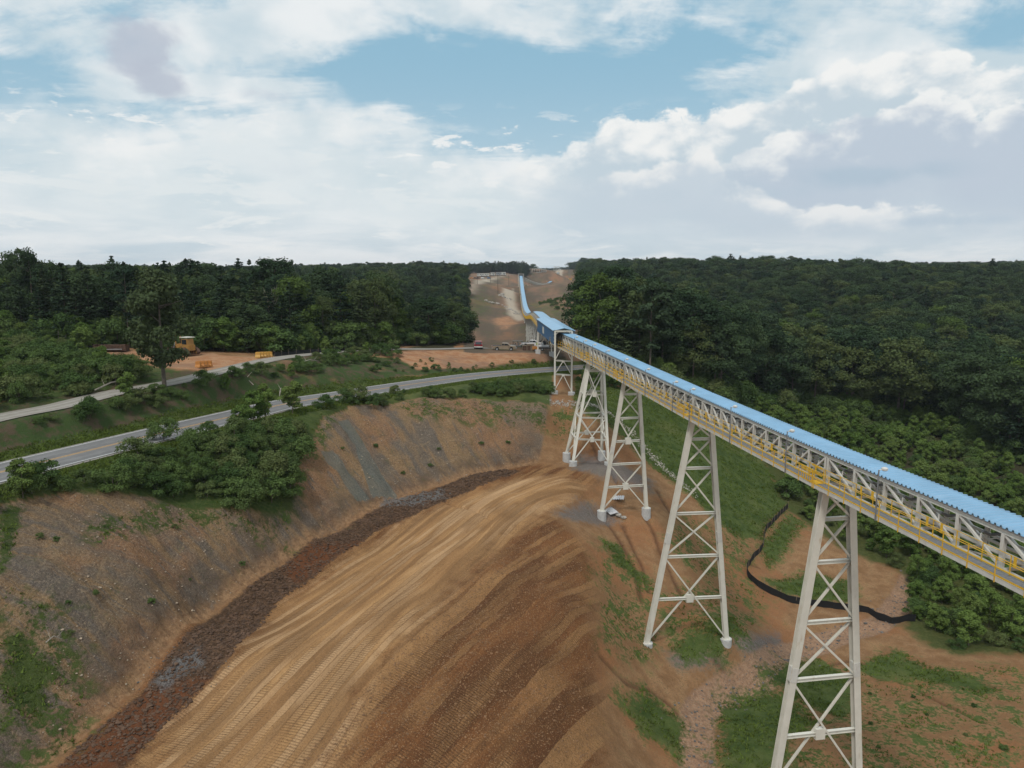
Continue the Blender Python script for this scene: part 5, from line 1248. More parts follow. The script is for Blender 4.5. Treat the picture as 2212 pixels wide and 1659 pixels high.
log((497, 800), (548, 838), .16, 'long pale fallen trunk lying down the road bank')
log((608, 845), (604, 862), .13, 'short pale dead stub standing on the road bank')
log((205, 850), (275, 828), .12, 'grey fallen branch between shrubs and gravel drive')
log((100, 1398), (135, 1525 - 135), .05, 'thin dead branch on the near cut face beside the grass')
log((849 - 200, 788), (690, 785), .09, 'thin grey log on the crest of the road bank')

# hilltop: trailers, cars, poles, crane
def site_trailer(u, v, d, w, mat, label):
    p = hit(u, v + 4); z = p[2]; g = empty('site_trailer', (p[0], p[1], z), label=label, cat='trailer', group='site trailers on the hilltop')
    MB().box((0, 0, 2.0), (w, 3, 2.9)).build('body', mat, g); MB().box((0, 0, .35), (w * .9, 2.4, .5)).build('skirt', M_ROLL, g); MB().box((0, 0, 3.5), (w + .2, 3.2, .12)).build('roof', M_FRAME, g)
    for x in np.linspace(-w * .35, w * .35, 3): MB().box((x, -1.52, 2.2), (.9, .05, .9)).build('window', M_GLASS, g)
    MB().box((w * .18, -1.53, 1.6), (.9, .05, 2.0)).build('door', M_ROLL, g)
site_trailer(1038, 593.5, 600, 8, M_FRAME, 'pale grey site trailer, leftmost of the pair on the hilltop'); site_trailer(1049, 593.5, 600, 8, M_CREAM2, 'pale site trailer, right of the pair on the hilltop')
site_trailer(1064, 591.5, 625, 5.5, M_FRAME, 'small grey site office with dark door on the hilltop'); site_trailer(1077, 591, 640, 6, M_GALV, 'grey equipment box between the small site offices'); site_trailer(1087, 590.5, 650, 6, M_CREAM2, 'small white trailer nearest the gravel haul road')
for i, (u, pt) in enumerate(((1019, M_ORANGE), (1026, M_BLKP), (1032, M_BLKP), (1043, M_WHITEP), (1056, M_BLUEW))):
    p = Vector(tuple(hit(u, 602))); g = empty('parked_car', p, (0, 0, R(10 * i)), label=('orange', 'black', 'black', 'white', 'blue')[i] + ' car parked by the trailers on the far hilltop', cat='car', group='cars parked on the hilltop')
    bm_obj(side_extrude([(-2.3, .4), (2.3, .4), (2.3, .85), (1.2, 1.0), (.5, 1.5), (-1.2, 1.5), (-1.9, .95), (-2.3, .9)], 1.8, .05), 'body', pt, g); add_wheels(g, (-1.4, 1.4), .8, .33)
def upole(u, vb, d, h, label):
    p = at(u, vb, d); z = gz(p[0], p[1]); g = empty('utility_pole', (p[0], p[1], z), label=label, cat='utility pole', group='utility poles by the far hill')
    MB().tube((0, 0, 0), (0, 0, h), .17, 8, .11).build('pole', M_WOODP, g); MB().bar((-1.1, 0, h - .7), (1.1, 0, h - .7), .12, .14).build('crossarm', M_WOODP, g)
M_WOODP = mat_simple('pole_wood', (.06, .05, .045), .9)
upole(1075.5, 621, 500, 14.5, 'dark wooden utility pole standing at the top of the dirt road'); upole(1031, 600, 570, 11, 'wooden utility pole left of the site trailers'); upole(1099, 588, 740, 16, 'utility pole against the far pine row'); upole(1060, 592, 640, 14, 'utility pole behind the site trailers')
p = at(1232, 592, 950); g = empty('crane', (p[0], p[1], gz(p[0], p[1])), label='thin lattice crane boom rising over the trees on the right of the skyline', cat='crane')
b = MB(); H_ = 24.0
for k in range(12):
    a, c = k / 12, (k + 1) / 12; wa, wc = 1.1 * (1 - .75 * a), 1.1 * (1 - .75 * c); la, lc = -3.5 * a, -3.5 * c
    for s in (1, -1): b.bar((s * wa + la, 0, H_ * a), (s * wc + lc, 0, H_ * c), .22, .22)
    b.bar((wa + la, 0, H_ * a), (-wc + lc, 0, H_ * c), .15, .15)
b.build('boom', M_ROLL, g); MB().box((0, 2, 1.2), (4, 6, 2.4)).build('cab', M_AMBER, g)
# ------------------------------------------------------------------ vegetation
def leaf_mat(name, c1_, c2_, c3_, trans=.12):
    m = bpy.data.materials.new(name); m.use_nodes = True; T = NT(m.node_tree)
    rnd = T.n('ObjectInfo').outputs['Random']; co = T.n('TexCoord').outputs['Object']
    n = T.noise(co, .55, 3, .6)
    c = T.mix(T.ss(rnd, .1, .9), c1_, c2_)
    c = T.mix(T.m('MULTIPLY', T.ss(T.m('FRACT', T.m('MULTIPLY', rnd, 7.31)), .62, .95), .8), c, c3_)
    c = T.mix(T.m('MULTIPLY', T.ss(n, .42, .62), .5), c, T.mix(.5, c, tuple(min(1, x * 2.0) for x in c2_)))
    d = T.n('BsdfDiffuse', {'Color': c}); t = T.n('BsdfTranslucent', {'Color': T.mix(.5, c, (.10, .13, .02))})
    x = T.n('MixShader', {0: trans, 1: d.outputs[0], 2: t.outputs[0]})
    o = T.n('OutputMaterial'); T.t.links.new(x.outputs[0], o.inputs[0]); return m
M_LEAF = leaf_mat('broad_leaves', (.026, .047, .025), (.052, .080, .036), (.095, .115, .040))
M_PINE = leaf_mat('pine_needles', (.026, .047, .030), (.047, .072, .038), (.070, .090, .040))
M_LEAFB = leaf_mat('bright_leaves', (.060, .095, .026), (.080, .118, .03), (.075, .11, .03))
M_SHRUB = leaf_mat('shrub_leaves', (.055, .095, .032), (.092, .138, .044), (.125, .145, .058))
M_SAPL = leaf_mat('sapling_leaves', (.075, .125, .032), (.115, .170, .044), (.125, .165, .05))
M_BARK = mat_simple('bark', (.115, .095, .075), .95, var=.3, scale=2.5, dirt=(.2, .18, .15), dirt_amt=.4)

def leaves(C, N, size, flat=0.0, seed=1):
    g = np.random.default_rng(seed); n = len(C)
    N = N + g.normal(0, .55, (n, 3)); N[:, 2] += flat; N /= np.linalg.norm(N, axis=1)[:, None] + 1e-9
    a = np.cross(N, g.normal(0, 1, (n, 3))); a /= np.linalg.norm(a, axis=1)[:, None] + 1e-9; b = np.cross(N, a)
    s = size * g.uniform(.6, 1.35, n)[:, None]; k = g.uniform(.55, 1.0, n)[:, None]
    V = np.stack([C - a * s, C - b * s * k + N * s * .25, C + a * s * g.uniform(.7, 1.2, n)[:, None], C + b * s * k - N * s * .1], 1).reshape(-1, 3)
    return V, np.arange(4 * n).reshape(-1, 4)
def crown_broad(H, Rr, z0, nl, per, size, seed, squash=1.0):
    g = np.random.default_rng(seed); Cs, Ns = [], []
    zc = (z0 + H) / 2; hz_ = (H - z0) / 2
    for i in range(nl):
        t = g.uniform(-1, 1) if i > 3 else (.75, .5, .2, -.3)[i]; ph = g.uniform(0, 2 * math.pi) if i else 0
        rr = Rr * math.sqrt(max(0, 1 - t * t)) * g.uniform(.45, .88) * (1 - .15 * t); lr = Rr * g.uniform(.24, .46)
        c = np.array([rr * math.cos(ph), rr * math.sin(ph), zc + t * (hz_ - lr * .7)])
        d = g.normal(0, 1, (per, 3)); d /= np.linalg.norm(d, axis=1)[:, None]
        d[:, 2] = np.where(d[:, 2] < -.35, -d[:, 2] * .6, d[:, 2])
        rad = lr * (g.uniform(.55, 1.08, per) ** .7)
        rad *= 1 + .22 * np.sin(d[:, 0] * 7 + seed + i) * np.sin(d[:, 1] * 6 + i)
        Cs.append(c + d * rad[:, None] * np.array([1, 1, .95 * squash])); Ns.append(d)
    return leaves(np.vstack(Cs), np.vstack(Ns), size, .12, seed)
def trunk(H, r, seed, limbs=5, zl=(.35, .8), lean=.03, ll=.16):
    g = random.Random(seed); b = MB(); p = Vector((0, 0, -.6)); pts = [p]
    for k in range(1, 6): pts.append(Vector((g.uniform(-lean, lean) * H * k / 5, g.uniform(-lean, lean) * H * k / 5, H * .93 * k / 5)))
    for k in range(5): b.tube(pts[k], pts[k + 1], r * (1 - k / 5.6), 7, r * (1 - (k + 1) / 5.6))
    for i in range(limbs):
        f = g.uniform(*zl); q = Vector((0, 0, H * f)); k = min(4, int(f * 5 / .93)); q = pts[k].lerp(pts[k + 1], (f * 5 / .93) % 1); a = g.uniform(0, 6.28)
        e = q + Vector((math.cos(a) * H * ll, math.sin(a) * H * ll, H * g.uniform(.04, .12))); b.tube(q, e, r * .32, 5, r * .08)
    return b
def crown_pine(H, L0, z0, seed, layers=17, size=.46, power=.75, droop=-.05):
    g = np.random.default_rng(seed); Cs, Ns = [], []
    for i in range(layers):
        t = i / (layers - 1); z = z0 + (H - z0) * t + g.normal(0, .15); nb = 6 if t < .8 else 4; a0 = g.uniform(0, 6.28)
        for j in range(nb):
            a = a0 + j * 2 * math.pi / nb + g.normal(0, .25); L = (L0 * (1 - t) ** power + .45) * g.uniform(.6, 1.2)
            if t < .25: L *= .6 + t * 1.6
            n = int(10 + 9 * L / L0 * 2); s = g.uniform(.28, 1.0, n); lat = g.normal(0, .16, n) * L * (1.1 - s * .5)
            c = np.c_[math.cos(a) * L * s - math.sin(a) * lat, math.sin(a) * L * s + math.cos(a) * lat, z + L * (s * droop + s * s * .22) + g.normal(0, .09, n)]
            Cs.append(c); Ns.append(np.c_[np.cos(a) * np.ones(n) * .3, np.sin(a) * np.ones(n) * .3, np.ones(n)])
    k = 26; zt = g.uniform(H - 1.6, H + .3, k); rr = (H + .4 - zt) * .22; a = g.uniform(0, 6.28, k); Cs.append(np.c_[np.cos(a) * rr, np.sin(a) * rr, zt]); Ns.append(np.c_[np.cos(a), np.sin(a), np.full(k, .3)])
    return leaves(np.vstack(Cs), np.vstack(Ns), size, .8, seed)
def crown_loblolly(H, Rr, z0, seed, size=.42):
    return crown_broad(H, Rr, z0, 24, 150, .25, seed, .85)
VAR = {}
def mkvar(key, name, VQ, tb, mleaf, H):
    VAR[key] = (name, np_mesh('crown', VQ[0], VQ[1], mleaf), tb.mesh('trunk', M_BARK) if tb else None, H)
for s in range(4): mkvar('b%d' % s, 'broadleaf_tree', crown_broad(18, 4.3 + .35 * s, 1.6 + s * .6, 30, 280, .205, 10 + s), trunk(17, .24, s, 6), M_LEAF, 18)
for s in range(2): mkvar('y%d' % s, 'broadleaf_tree', crown_broad(18, 4.6, 2.0, 28, 280, .205, 30 + s), trunk(17, .24, 20 + s, 6), M_LEAFB, 18)
for s in range(3): mkvar('p%d' % s, 'pine_tree', crown_pine(16, 3.5 + .25 * s, 1.4 + s * .8, 50 + s, 25 + s, .29, .9), trunk(16.5, .2, 40 + s, 5, (.15, .5), .012, .12), M_PINE, 16)
for s in range(2): mkvar('l%d' % s, 'pine_tree', crown_loblolly(18, 2.9, 5.2 + s, 60 + s), trunk(17.5, .2, 60 + s, 8, (.35, .9), .012, .1), M_PINE, 18)
def hero():
    VQ = crown_broad(15.5, 3.9, 2.2, 50, 230, .20, 77); return VQ
def shrubc(seed, H=2.4, Rr=1.6, per=300, size=.070, nl=15): return crown_broad(H, Rr, -.25, nl, per, size, seed, 1.0)
for s in range(4): mkvar('s%d' % s, 'shrub', shrubc(80 + s, 2.2 + .35 * s), MB().tube((0, 0, -.3), (.1, 0, 1.4), .05, 5, .02).tube((0, 0, -.3), (-.5, .3, 1.1), .035, 5, .015).tube((0, 0, -.3), (.4, -.5, 1.2), .035, 5, .015), M_SHRUB, 2.2 + .35 * s)
for s in range(2): mkvar('t%d' % s, 'sapling', crown_broad(5.0, 1.35, .4, 24, 220, .095, 95 + s), trunk(4.6, .06, 95 + s, 4, (.2, .8)), M_SAPL, 5.0)
def place(key, x, y, z, H, yaw, label, cat, group=None, wide=1.0, mat=None):
    name, cm, tm, H0 = VAR[key]; s = H / H0
    g = bpy.data.objects.new(name, None); g.empty_display_size = .3; g.location = (x, y, z); g.rotation_euler = (0, 0, yaw); g.scale = (s * wide, s * wide, s); COL.objects.link(g)
    c = bpy.data.objects.new('crown' if name != 'shrub' else 'foliage', cm); c.parent = g; COL.objects.link(c)
    if tm: t = bpy.data.objects.new('trunk' if name != 'shrub' else 'stems', tm); t.parent = g; COL.objects.link(t)
    tag(g, label, cat, group); return g

LF = W([(-400, 744), (-120, 742), (0, 744), (150, 752), (300, 752), (430, 759), (640, 764), (750, 758), (860, 749), (985, 744)])
RF = W([(1246, 800), (1345, 826), (1450, 850), (1560, 878), (1640, 884), (1740, 893), (1825, 905), (1971, 925), (2142, 985), (2330, 1040)])
def front_y(P, x, A):                       # radial distance of the forest's front at an azimuth
    pa = np.arctan2(P[:, 0], P[:, 1]); pr = np.hypot(P[:, 0], P[:, 1]); o = np.argsort(pa); return np.interp(A, pa[o], pr[o])
def scatter():
    pts = []
    for (r0, r1, sp) in ((110, 240, 4.9), (240, 450, 6.2), (450, 900, 8.4), (900, 2000, 16)):
        xs = np.arange(-r1, r1, sp); ys = np.arange(60, r1, sp); X, Y = np.meshgrid(xs, ys); X = X + nr.uniform(-.48, .48, X.shape) * sp; Y = Y + nr.uniform(-.48, .48, Y.shape) * sp
        X, Y = X.ravel(), Y.ravel(); rr = np.hypot(X, Y); A = np.arctan2(X, Y)
        m = (rr >= r0) & (rr < r1) & (abs(A) < R(42)); X, Y, rr, A = X[m], Y[m], rr[m], A[m]
        left = A < 0; fr = np.where(left, front_y(LF, X, A), front_y(RF, X, A))
        corr = (X > EDGE_L(Y)) & (X < EDGE_R(Y)) & (Y > 120) & (Y < 1180)
        hill = (X > -60) & (X < 40) & (Y > 880) & (Y < 985)                     # pine row behind the crest
        road_r = (np.abs(X - 30) < 14) & (Y > 150) & (Y < 183)
        ok = (rr > fr) & (~corr) & ~((X > -14) & (X < 22) & (Y < 186))
        ok |= hill & (X < 18)
        bare = (X > -110) & (X < 30) & (Y > 560) & (Y < 860) & (X > EDGE_L(Y) - 14)
        ok &= ~bare
        ok &= ~((nr.random(len(X)) < .10) & (rr > 190))
        ok &= ~((A > .030) & (A < .082) & (rr > 640) & (rr < 1900))
        ok &= ~((X > EDGE_R(Y) - 5) & (X < 40) & (Y < 178) & (Y > 118) & (A > 0) & (rr < 150))
        for x, y, r_ in zip(X[ok], Y[ok], rr[ok]): pts.append((x, y, r_))
    for y in (905, 912, 919, 926): pts += [(x + nr.uniform(-1, 1), y + nr.uniform(-2, 2) + max(0, x) * .8, 906.0) for x in np.arange(-75, 20, 3.6)]
    return np.array(pts)
TPT = scatter()
dR = polydist(TPT[:, :2], ROAD, 30)[0]; TPT = TPT[dR > 7.5]
TZ = base_h(TPT[:, :2])
def far_ridge_key(x, y, r_):
    u = rng.random()
    if x < 0: return rng.choice(['p0', 'p1', 'p2', 'p0', 'p1', 'p2', 'p0', 'l1', 'b0', 'b1', 'b2', 'b3', 'y0']) if r_ < 450 else rng.choice(['b0', 'b1', 'l0', 'l1', 'p0', 'b2'])
    if r_ > 330: return rng.choice(['l0', 'l1', 'b0', 'b1', 'b3', 'p1'])
    return rng.choice(['b0', 'b1', 'b2', 'b3', 'b0', 'b1', 'b2', 'y1', 'l0', 'l1', 'p2', 'b3'])
trees = []
for (x, y, r_), z in zip(TPT, TZ):
    k = far_ridge_key(x, y, r_)
    if abs(x) < 80 and y > 840 and x < 36: k = rng.choice(['l0', 'l1', 'p0', 'p1']); h = rng.uniform(9.5, 12.0)
    elif x < 0: h = rng.uniform(9.5, 15.0) * rng.choice((1, 1, 1, 1.12)) if r_ < 230 else rng.uniform(11, 16) * rng.choice((1, 1, 1.1))
    elif x > 0 and r_ > 600: h = rng.uniform(11, 16) if r_ < 500 else rng.uniform(15, 20)
    else: h = rng.uniform(16, 24) if r_ < 235 else rng.uniform(13, 20) if r_ < 300 else rng.uniform(12.5, 18) * rng.choice((1, 1, 1, 1.14))
    if x < 0 and r_ < 330 and math.atan2(x, y) > -.155: h = rng.uniform(7.5, 12.5)
    trees.append((x, y, z, h, k, r_))
# visible size: nearer ones first, but a tree right behind several others shows little
trees.sort(key=lambda t: t[5] / t[3] * 15 + (12 if t[0] > 0 else 0))
N_IND = 292
def side_label(x, y, k, r_):
    pine = k[0] in 'pl'
    if x < 0:
        if r_ < 150: a = 'beside the orange clearing and gravel drive' if x > -80 else 'above the shrub hillside on the left'
        else: a = 'in the left forest behind its front row' if x < EDGE_L(y) - 18 else 'on the left edge of the cleared corridor'
    else:
        if x < EDGE_R(y) + 14: a = 'on the right edge of the cleared corridor'
        elif x < 60: a = 'at the wood edge beyond the blue roofed conveyor'
        else: a = 'in the shaded forest wall at the right'
    kind = {'p': 'dark layered pine tree', 'l': 'tall bare-stemmed pine tree', 'b': 'dark green broadleaf tree', 'y': 'yellow green broadleaf tree'}[k[0]]
    return kind + ' ' + a, kind.replace('tree', 'trees') + ' ' + a
ind = trees[:N_IND]; rest = trees[N_IND:]
SRC = {}
for (x, y, z, h, k, r_) in ind:
    lab, grp = side_label(x, y, k, r_)
    g = place(k, x, y, z, h, rng.uniform(0, 6.28), lab, 'tree', grp, rng.uniform(.85, 1.45) if k[0] in 'by' else rng.uniform(.9, 1.2)); SRC.setdefault(k, g)
# trees that stand out
def special(name_key, u, v, d, H, label, wide=1.0, Z=None):
    p = at(u, v, d); z = gz(p[0], p[1]); g = place(name_key, p[0], p[1], z, H, rng.uniform(0, 6), label, 'tree', None, wide); SRC.setdefault(name_key, g); return g
mkvar('hero', 'broadleaf_tree', hero(), trunk(14, .30, 7, 9, (.2, .85), .012, .2), M_PINE, 15.5)
special('hero', 357, 858, 97, 15.6, 'lone leafy tree standing on the bank between the gravel drive and the paved road', 1.0)
special('b0', 78, 742, 150, 18.6, 'tall dark tree with twin tops rising above the left skyline', .75); special('b2', 52, 742, 152, 18.8, 'tall slim dark tree at the far left skyline', .7)
special('b1', 600, 752, 165, 20.0, 'big round crowned tree highest on the left skyline', 1.35); special('b3', 820, 748, 172, 17.5, 'tall round crowned tree at the right end of the left forest', 1.2)
special('b2', 705, 750, 175, 18.2, 'round topped tree on the skyline between the two tallest ones', 1.1)
special('y0', 1290, 800, 168, 22.0, 'bright yellow green tree beside the transfer house', 1.15); special('y1', 640, 758, 150, 15.5, 'lighter green round tree among the dark pines', 1.25)
special('b1', 1335, 815, 172, 22, 'tall dark tree right of the bright yellow green one', 1.1); special('b3', 1262, 806, 178, 21, 'dark tree behind the bright yellow green one', 1.0)
# one bare tree
p = at(592, 752, 147); z = gz(p[0], p[1]); g = empty('dead_tree', (p[0], p[1], z), label='bare grey dead tree with thin branches inside the left forest', cat='tree')
b = MB(); rr_ = random.Random(3); b.tube((0, 0, -.3), (0, 0, 9), .16, 6, .08)
for i in range(26):
    a = rr_.uniform(0, 6.28); z0 = rr_.uniform(3, 9); e = (math.cos(a) * 1.6, math.sin(a) * 1.6, z0 + rr_.uniform(2.5, 5)); b.tube((0, 0, z0), e, .05, 4, .02)
b.build('branches', M_BARK_D, g)

def gn_stuff(name, pts, label, cat, srcs):
    """pts: (x,y,z,scale_xy,scale_z,yaw,variant index); srcs: per variant the mesh objects instanced"""
    P = np.array(pts); me = bpy.data.meshes.new(name); me.vertices.add(len(P)); me.vertices.foreach_set('co', P[:, :3].astype(np.float32).ravel())
    for nm, arr, ty in (('sc', np.c_[P[:, 3], P[:, 3], P[:, 4]], 'FLOAT_VECTOR'), ('ro', np.c_[P[:, 5] * 0, P[:, 5] * 0, P[:, 5]], 'FLOAT_VECTOR')):
        a = me.attributes.new(nm, ty, 'POINT'); a.data.foreach_set('vector', arr.astype(np.float32).ravel())
    a = me.attributes.new('va', 'INT', 'POINT'); a.data.foreach_set('value', P[:, 6].astype(np.int32)); me.update()
    o = obj(name, me); tag(o, label, cat, kind='stuff')
    ng = bpy.data.node_groups.new(name, 'GeometryNodeTree'); ng.interface.new_socket('Geometry', in_out='INPUT', socket_type='NodeSocketGeometry'); ng.interface.new_socket('Geometry', in_out='OUTPUT', socket_type='NodeSocketGeometry')
    N = ng.nodes; Lk = ng.links; gi = N.new('NodeGroupInput'); go = N.new('NodeGroupOutput'); jn = N.new('GeometryNodeJoinGeometry')
    def named(nm, dt):
        q = N.new('GeometryNodeInputNamedAttribute'); q.data_type = dt; q.inputs[0].default_value = nm; return q.outputs[0]
    sc, ro, va = named('sc', 'FLOAT_VECTOR'), named('ro', 'FLOAT_VECTOR'), named('va', 'INT')
    for i, obs in enumerate(srcs):
        j2 = N.new('GeometryNodeJoinGeometry')
        for ob in obs:
            oi = N.new('GeometryNodeObjectInfo'); oi.inputs['Object'].default_value = ob; oi.transform_space = 'ORIGINAL'; Lk.new(oi.outputs['Geometry'], j2.inputs[0])
        cmp = N.new('FunctionNodeCompare'); cmp.data_type = 'INT'; cmp.operation = 'EQUAL'; ii = [s for s in cmp.inputs if s.type == 'INT']; Lk.new(va, ii[0]); ii[1].default_value = i
        ip = N.new('GeometryNodeInstanceOnPoints'); Lk.new(gi.outputs[0], ip.inputs['Points']); Lk.new(cmp.outputs[0], ip.inputs['Selection']); Lk.new(j2.outputs[0], ip.inputs['Instance'])
        rc = N.new('FunctionNodeEulerToRotation'); Lk.new(ro, rc.inputs[0]); Lk.new(rc.outputs[0], ip.inputs['Rotation']); Lk.new(sc, ip.inputs['Scale']); Lk.new(ip.outputs[0], jn.inputs[0])
    Lk.new(jn.outputs[0], go.inputs[0]); md = o.modifiers.new('scatter', 'NODES'); md.node_group = ng; return o
keys = sorted({t[4] for t in rest} & set(SRC)); ki = {k: i for i, k in enumerate(keys)}
pts = []
for (x, y, z, h, k, r_) in rest:
    k = k if k in ki else keys[0]; s = h / VAR[k][3]; w = s * (rng.uniform(.85, 1.55) if k[0] in 'by' else rng.uniform(.9, 1.3)) * (1.0 if r_ < 450 else 1.25 if r_ < 900 else 1.9); pts.append((x, y, z, w, s, rng.uniform(0, 6.28), ki[k]))
gn_stuff('forest', pts, 'dark green forest covering the hills beyond the nearest trees on both sides', 'forest', [list(SRC[k].children) for k in keys])

# shrubs: thickets by area
def poisson(P, sp, n=4000):
    lo, hi = P[:, :2].min(0), P[:, :2].max(0); X, Y = np.meshgrid(np.arange(lo[0], hi[0], sp), np.arange(lo[1], hi[1], sp)); q = np.c_[X.ravel(), Y.ravel()] + nr.uniform(-.45, .45, (X.size, 2)) * sp
    return q[inpoly(q, P)]
SH = []
def thicket(uv, sp, h0, h1, label, keys_=('s0', 's1', 's2', 's3'), sap=.0):
    q = poisson(W(uv), sp); d1 = polydist(q, ROAD, 12)[0]; d2 = polydist(q, DRIVE, 12)[0]; q = q[(d1 > 5.2) & (d2 > 3.0)]; z = gzs(q) if len(q) else []
    for (x, y), zz in zip(q, z):
        k = rng.choice(keys_) if rng.random() > sap else rng.choice(('t0', 't1')); h = rng.uniform(h0, h1) * (1.6 if k[0] == 't' else 1)
        SH.append((x, y, zz, h, k, label))
thicket([(-260, 790), (-260, 745), (0, 745), (150, 760), (250, 795), (345, 812), (330, 832), (250, 838), (120, 868), (0, 892), (-260, 950)], 2.4, 1.4, 3.4, 'dense green shrub on the hillside above the gravel drive on the left', sap=.12)
thicket([(300, 1000), (420, 965), (530, 940), (640, 925), (660, 960), (650, 1010), (645, 1075), (610, 1122), (520, 1102), (450, 1086), (330, 1080), (250, 1066), (180, 1058), (230, 1020)], 1.5, 1.5, 3.1, 'dark leafy bush in the thicket between the paved road and the cut', sap=.03)
thicket([(20, 1040), (180, 1035), (250, 1045), (170, 1062), (80, 1070), (0, 1100), (-200, 1130), (-200, 1100)], 1.8, 1.2, 2.6, 'low bush along the left edge of the near cut')
thicket([(700, 905), (760, 868), (860, 845), (1000, 846), (1180, 838), (1190, 850), (1100, 858), (960, 862), (880, 868), (760, 885)], 2.2, .7, 1.9, 'small bush along the top of the far cut below the road')
thicket([(1000, 846), (1100, 838), (1185, 836), (1185, 852), (1060, 862)], 1.6, 1.2, 2.3, 'bush in the dark hedge by the first conveyor legs')
thicket([(0, 925), (60, 905), (250, 868), (440, 822), (640, 782), (760, 768), (860, 768), (700, 800), (500, 850), (250, 905), (0, 960)], 2.0, .7, 2.2, 'scrubby bush on the bank between the drive and the paved road', sap=.06)
thicket([(820, 775), (900, 775), (1000, 792), (1190, 784), (1100, 797), (900, 812), (800, 808)], 3.0, .5, 1.3, 'low weed clump on the orange bank below the pad')
thicket([(1702, 1090), (1830, 1180), (1960, 1240), (1975, 1320), (1955, 1345), (2000, 1380), (2070, 1405), (2300, 1410), (2300, 1120), (2142, 1000), (1980, 940), (1825, 915), (1650, 892), (1660, 985)], 2.7, 1.1, 3.4, 'green shrub in the vine covered thicket at the right below the forest', sap=.6)
thicket([(1243, 812), (1345, 832), (1450, 860), (1560, 895), (1640, 890), (1650, 960), (1560, 900), (1450, 868), (1345, 842), (1243, 826)], 2.6, 1.2, 3.2, 'shrub along the wood edge above the grassy slope', sap=.2)
thicket([(60, 1120), (560, 1130), (600, 1160), (430, 1320), (250, 1450), (60, 1600)], 5.0, .22, .6, 'small weed tuft growing on the near cut face', ('s0', 's1'))
thicket([(700, 920), (1150, 900), (1100, 1000), (860, 1060), (720, 1110)], 5.0, .25, .65, 'small weed tuft growing on the far cut face', ('s0', 's1'))
thicket([(1850, 1500), (2212, 1480), (2212, 1659), (1900, 1659)], 4.5, .25, .5, 'low weed tuft on the dirt right of the nearest tower', ('s0',))
thicket([(1160, 655), (1200, 645), (1235, 655), (1235, 680), (1190, 668)], 5, 1.2, 2.4, 'bright bush patch on the right of the bare hill')
for (u, v, h) in ((548, 918, 4.6), (574, 912, 5.2), (632, 892, 4.6), (520, 930, 3.4), (50, 1075, 3.6), (770, 866, 2.6), (742, 868, 2.2), (700, 880, 2.0), (352, 952, 2.8), (1300, 810, 3.0), (705, 770, 3.4), (820, 766, 2.6), (848, 768, 2.6), (275, 868, 4.0), (190, 905, 2.8), (440, 833, 2.4), (770, 768, 2.0)):
    p = hit(u, v); SH.append((p[0], p[1], p[2], h, 't0' if h > 3 else 's1', 'leafy bush on the road verge or bank'))
# foliage skirt inside the front of the woods
EDGE = []
for P_, lab in ((LF, 'l'), (RF, 'r')):
    for _ in range(900 if lab == 'r' else 700):
        A_0 = rng.uniform(math.atan2(P_[0][0], P_[0][1]), math.atan2(P_[-1][0], P_[-1][1])); r0 = float(front_y(P_, 0, np.array([A_0]))[0]) + rng.uniform(-1, 22)
        x, y = r0 * math.sin(A_0), r0 * math.cos(A_0)
        if EDGE_L(y) - 1 < x < EDGE_R(y) + 1 and y > 150: continue
        if abs(A_0) < .03: continue
        EDGE.append((x, y, rng.uniform(2.0, 6.5), rng.choice(('s0', 's2', 't0', 't1', 't1'))))
eq = np.array([e[:2] for e in EDGE]); ed = polydist(eq, ROAD, 30)[0]; ez = base_h(eq)
EDGE = [(e[0], e[1], z, e[2], e[3]) for e, z, d in zip(EDGE, ez, ed) if d > 7]
rr = [(h / math.hypot(x, y), i) for i, (x, y, z, h, k, l) in enumerate(SH)]; rr.sort(reverse=True); big = {i for _, i in rr[:290]}
SRC2 = {}; rest2 = []
for i, (x, y, z, h, k, l) in enumerate(SH):
    if i in big or k not in SRC2:
        nm = 'sapling' if k[0] == 't' else 'shrub'; lab = l
        if k[0] == 't':
            lab = 'young upright sapling' + l[l.index(' ' + ('in' if ' in ' in l else 'on' if ' on ' in l else 'along' if ' along ' in l else 'between') + ' '):]
        g = place(k, x, y, z - .1, h, rng.uniform(0, 6.28), lab, 'sapling' if k[0] == 't' else 'shrub', lab.replace('shrub', 'shrubs') + ' group', rng.uniform(.85, 1.3)); g['group'] = ('saplings' if k[0] == 't' else 'plants') + ' like the ' + lab; SRC2.setdefault(k, g)
    else: rest2.append((x, y, z - .1, h, k))
ks2 = sorted(SRC2); ki2 = {k: i for i, k in enumerate(ks2)}
rest2 += EDGE
gn_stuff('undergrowth', [(x, y, z, h / VAR[k][3] * rng.uniform(.9, 1.4), h / VAR[k][3], rng.uniform(0, 6.28), ki2[k]) for x, y, z, h, k in rest2], 'low green undergrowth filling the banks and thickets between the larger shrubs', 'undergrowth', [list(SRC2[k].children) for k in ks2])

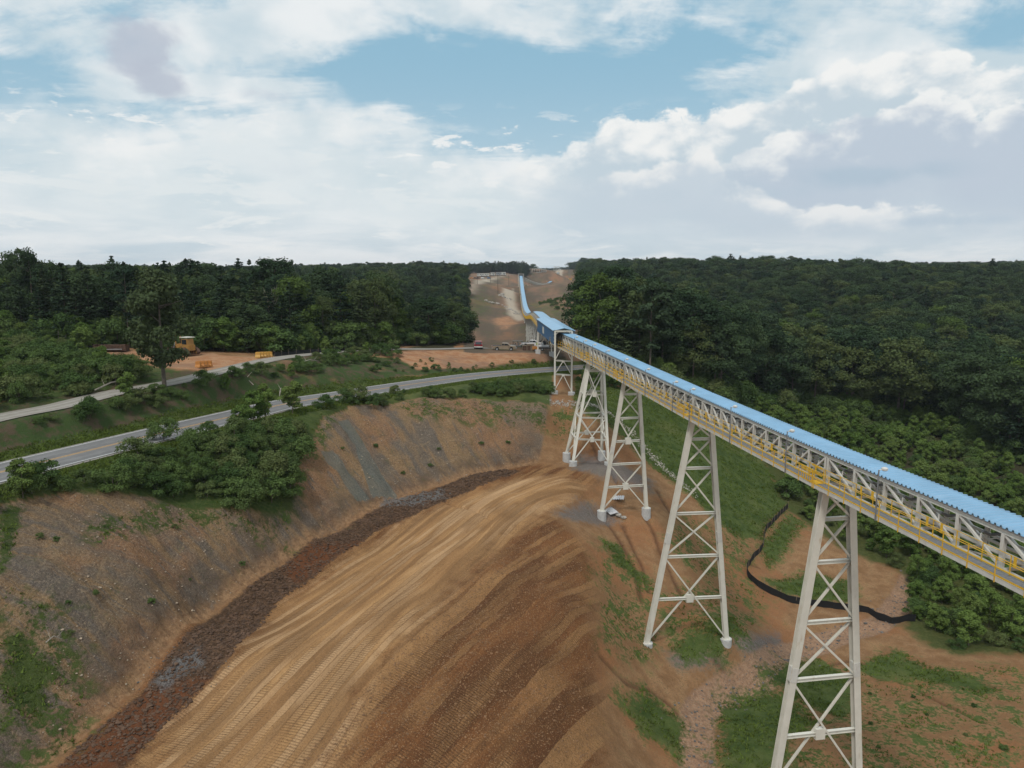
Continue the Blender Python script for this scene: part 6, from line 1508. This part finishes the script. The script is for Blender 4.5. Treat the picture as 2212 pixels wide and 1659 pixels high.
# grass: one mesh of blades in tufts
def grass():
    M = leaf_mat('grass_blades', (.060, .105, .020), (.085, .13, .025), (.15, .16, .05), .2); P = []
    xy = []
    for nm, dens_ in (('grass', 6.0), ('thin', 2.4)):
        for Pz, s in Z_[nm]:
            lo, hi = Pz[:, :2].min(0), Pz[:, :2].max(0); cy = (lo[1] + hi[1]) / 2
            if cy > 190: continue
            A_2 = (hi - lo).prod(); n = int(min(26000, A_2 * dens_)); q = np.c_[nr.uniform(lo[0], hi[0], n), nr.uniform(lo[1], hi[1], n)]; q = q[inpoly(q, Pz)]
            f = fbm(q[:, 0] / 2.2, q[:, 1] / 2.2, 3, 9); q = q[f > (-.25 if nm == 'grass' else .04)]; xy.append(q)
    for L, off in ((RD, 1), (RD, -1)):
        L = L[(L[:, 1] > 40) & (L[:, 1] < 165)]; t = np.gradient(L[:, :2], axis=0); t /= np.linalg.norm(t, axis=1)[:, None]; n_ = np.c_[-t[:, 1], t[:, 0]]
        k = nr.integers(0, len(L), 7000); w = nr.uniform(4.0, 6.4, 7000); q = L[k, :2] + n_[k] * (w * off)[:, None] + t[k] * nr.uniform(-.8, .8, 7000)[:, None]; xy.append(q)
    q = np.vstack(xy); z = gzs(q); n = len(q); nb = 4
    base = np.repeat(np.c_[q, z], nb, 0) + np.c_[nr.normal(0, .12, (n * nb, 2)), np.full(n * nb, -.03)]
    a = nr.uniform(0, 2 * math.pi, n * nb); h = nr.uniform(.10, .30, n * nb); w = nr.uniform(.05, .11, n * nb)
    dx = np.c_[np.cos(a), np.sin(a), np.zeros(n * nb)] * w[:, None]; ln = np.c_[nr.normal(0, .12, (n * nb, 2)), h]
    V = np.stack([base - dx, base + dx, base + ln], 1).reshape(-1, 3); me = np_mesh('grass', V, np.arange(len(V)).reshape(-1, 3), M)
    o = obj('grass', me); tag(o, 'short green grass tufts over the road verges and fill slopes', 'grass', kind='stuff')
grass()

# ------------------------------------------------------------------ air
def haze():
    lo, hi = Vector((-2300, -120, -60)), Vector((2300, 2600, 60)); c = (lo + hi) / 2; s = hi - lo
    m = bpy.data.materials.new('haze'); m.use_nodes = True; T = NT(m.node_tree)
    v = T.n('VolumePrincipled', {'Color': (.82, .90, 1.0, 1), 'Density': .00011, 'Anisotropy': .3}); o = T.n('OutputMaterial'); T.t.links.new(v.outputs[0], o.inputs['Volume'])
    tag(MB().box(tuple(c), tuple(s)).build('haze', m), 'thin pale summer haze in the air over the valley', 'haze', kind='stuff')
haze()
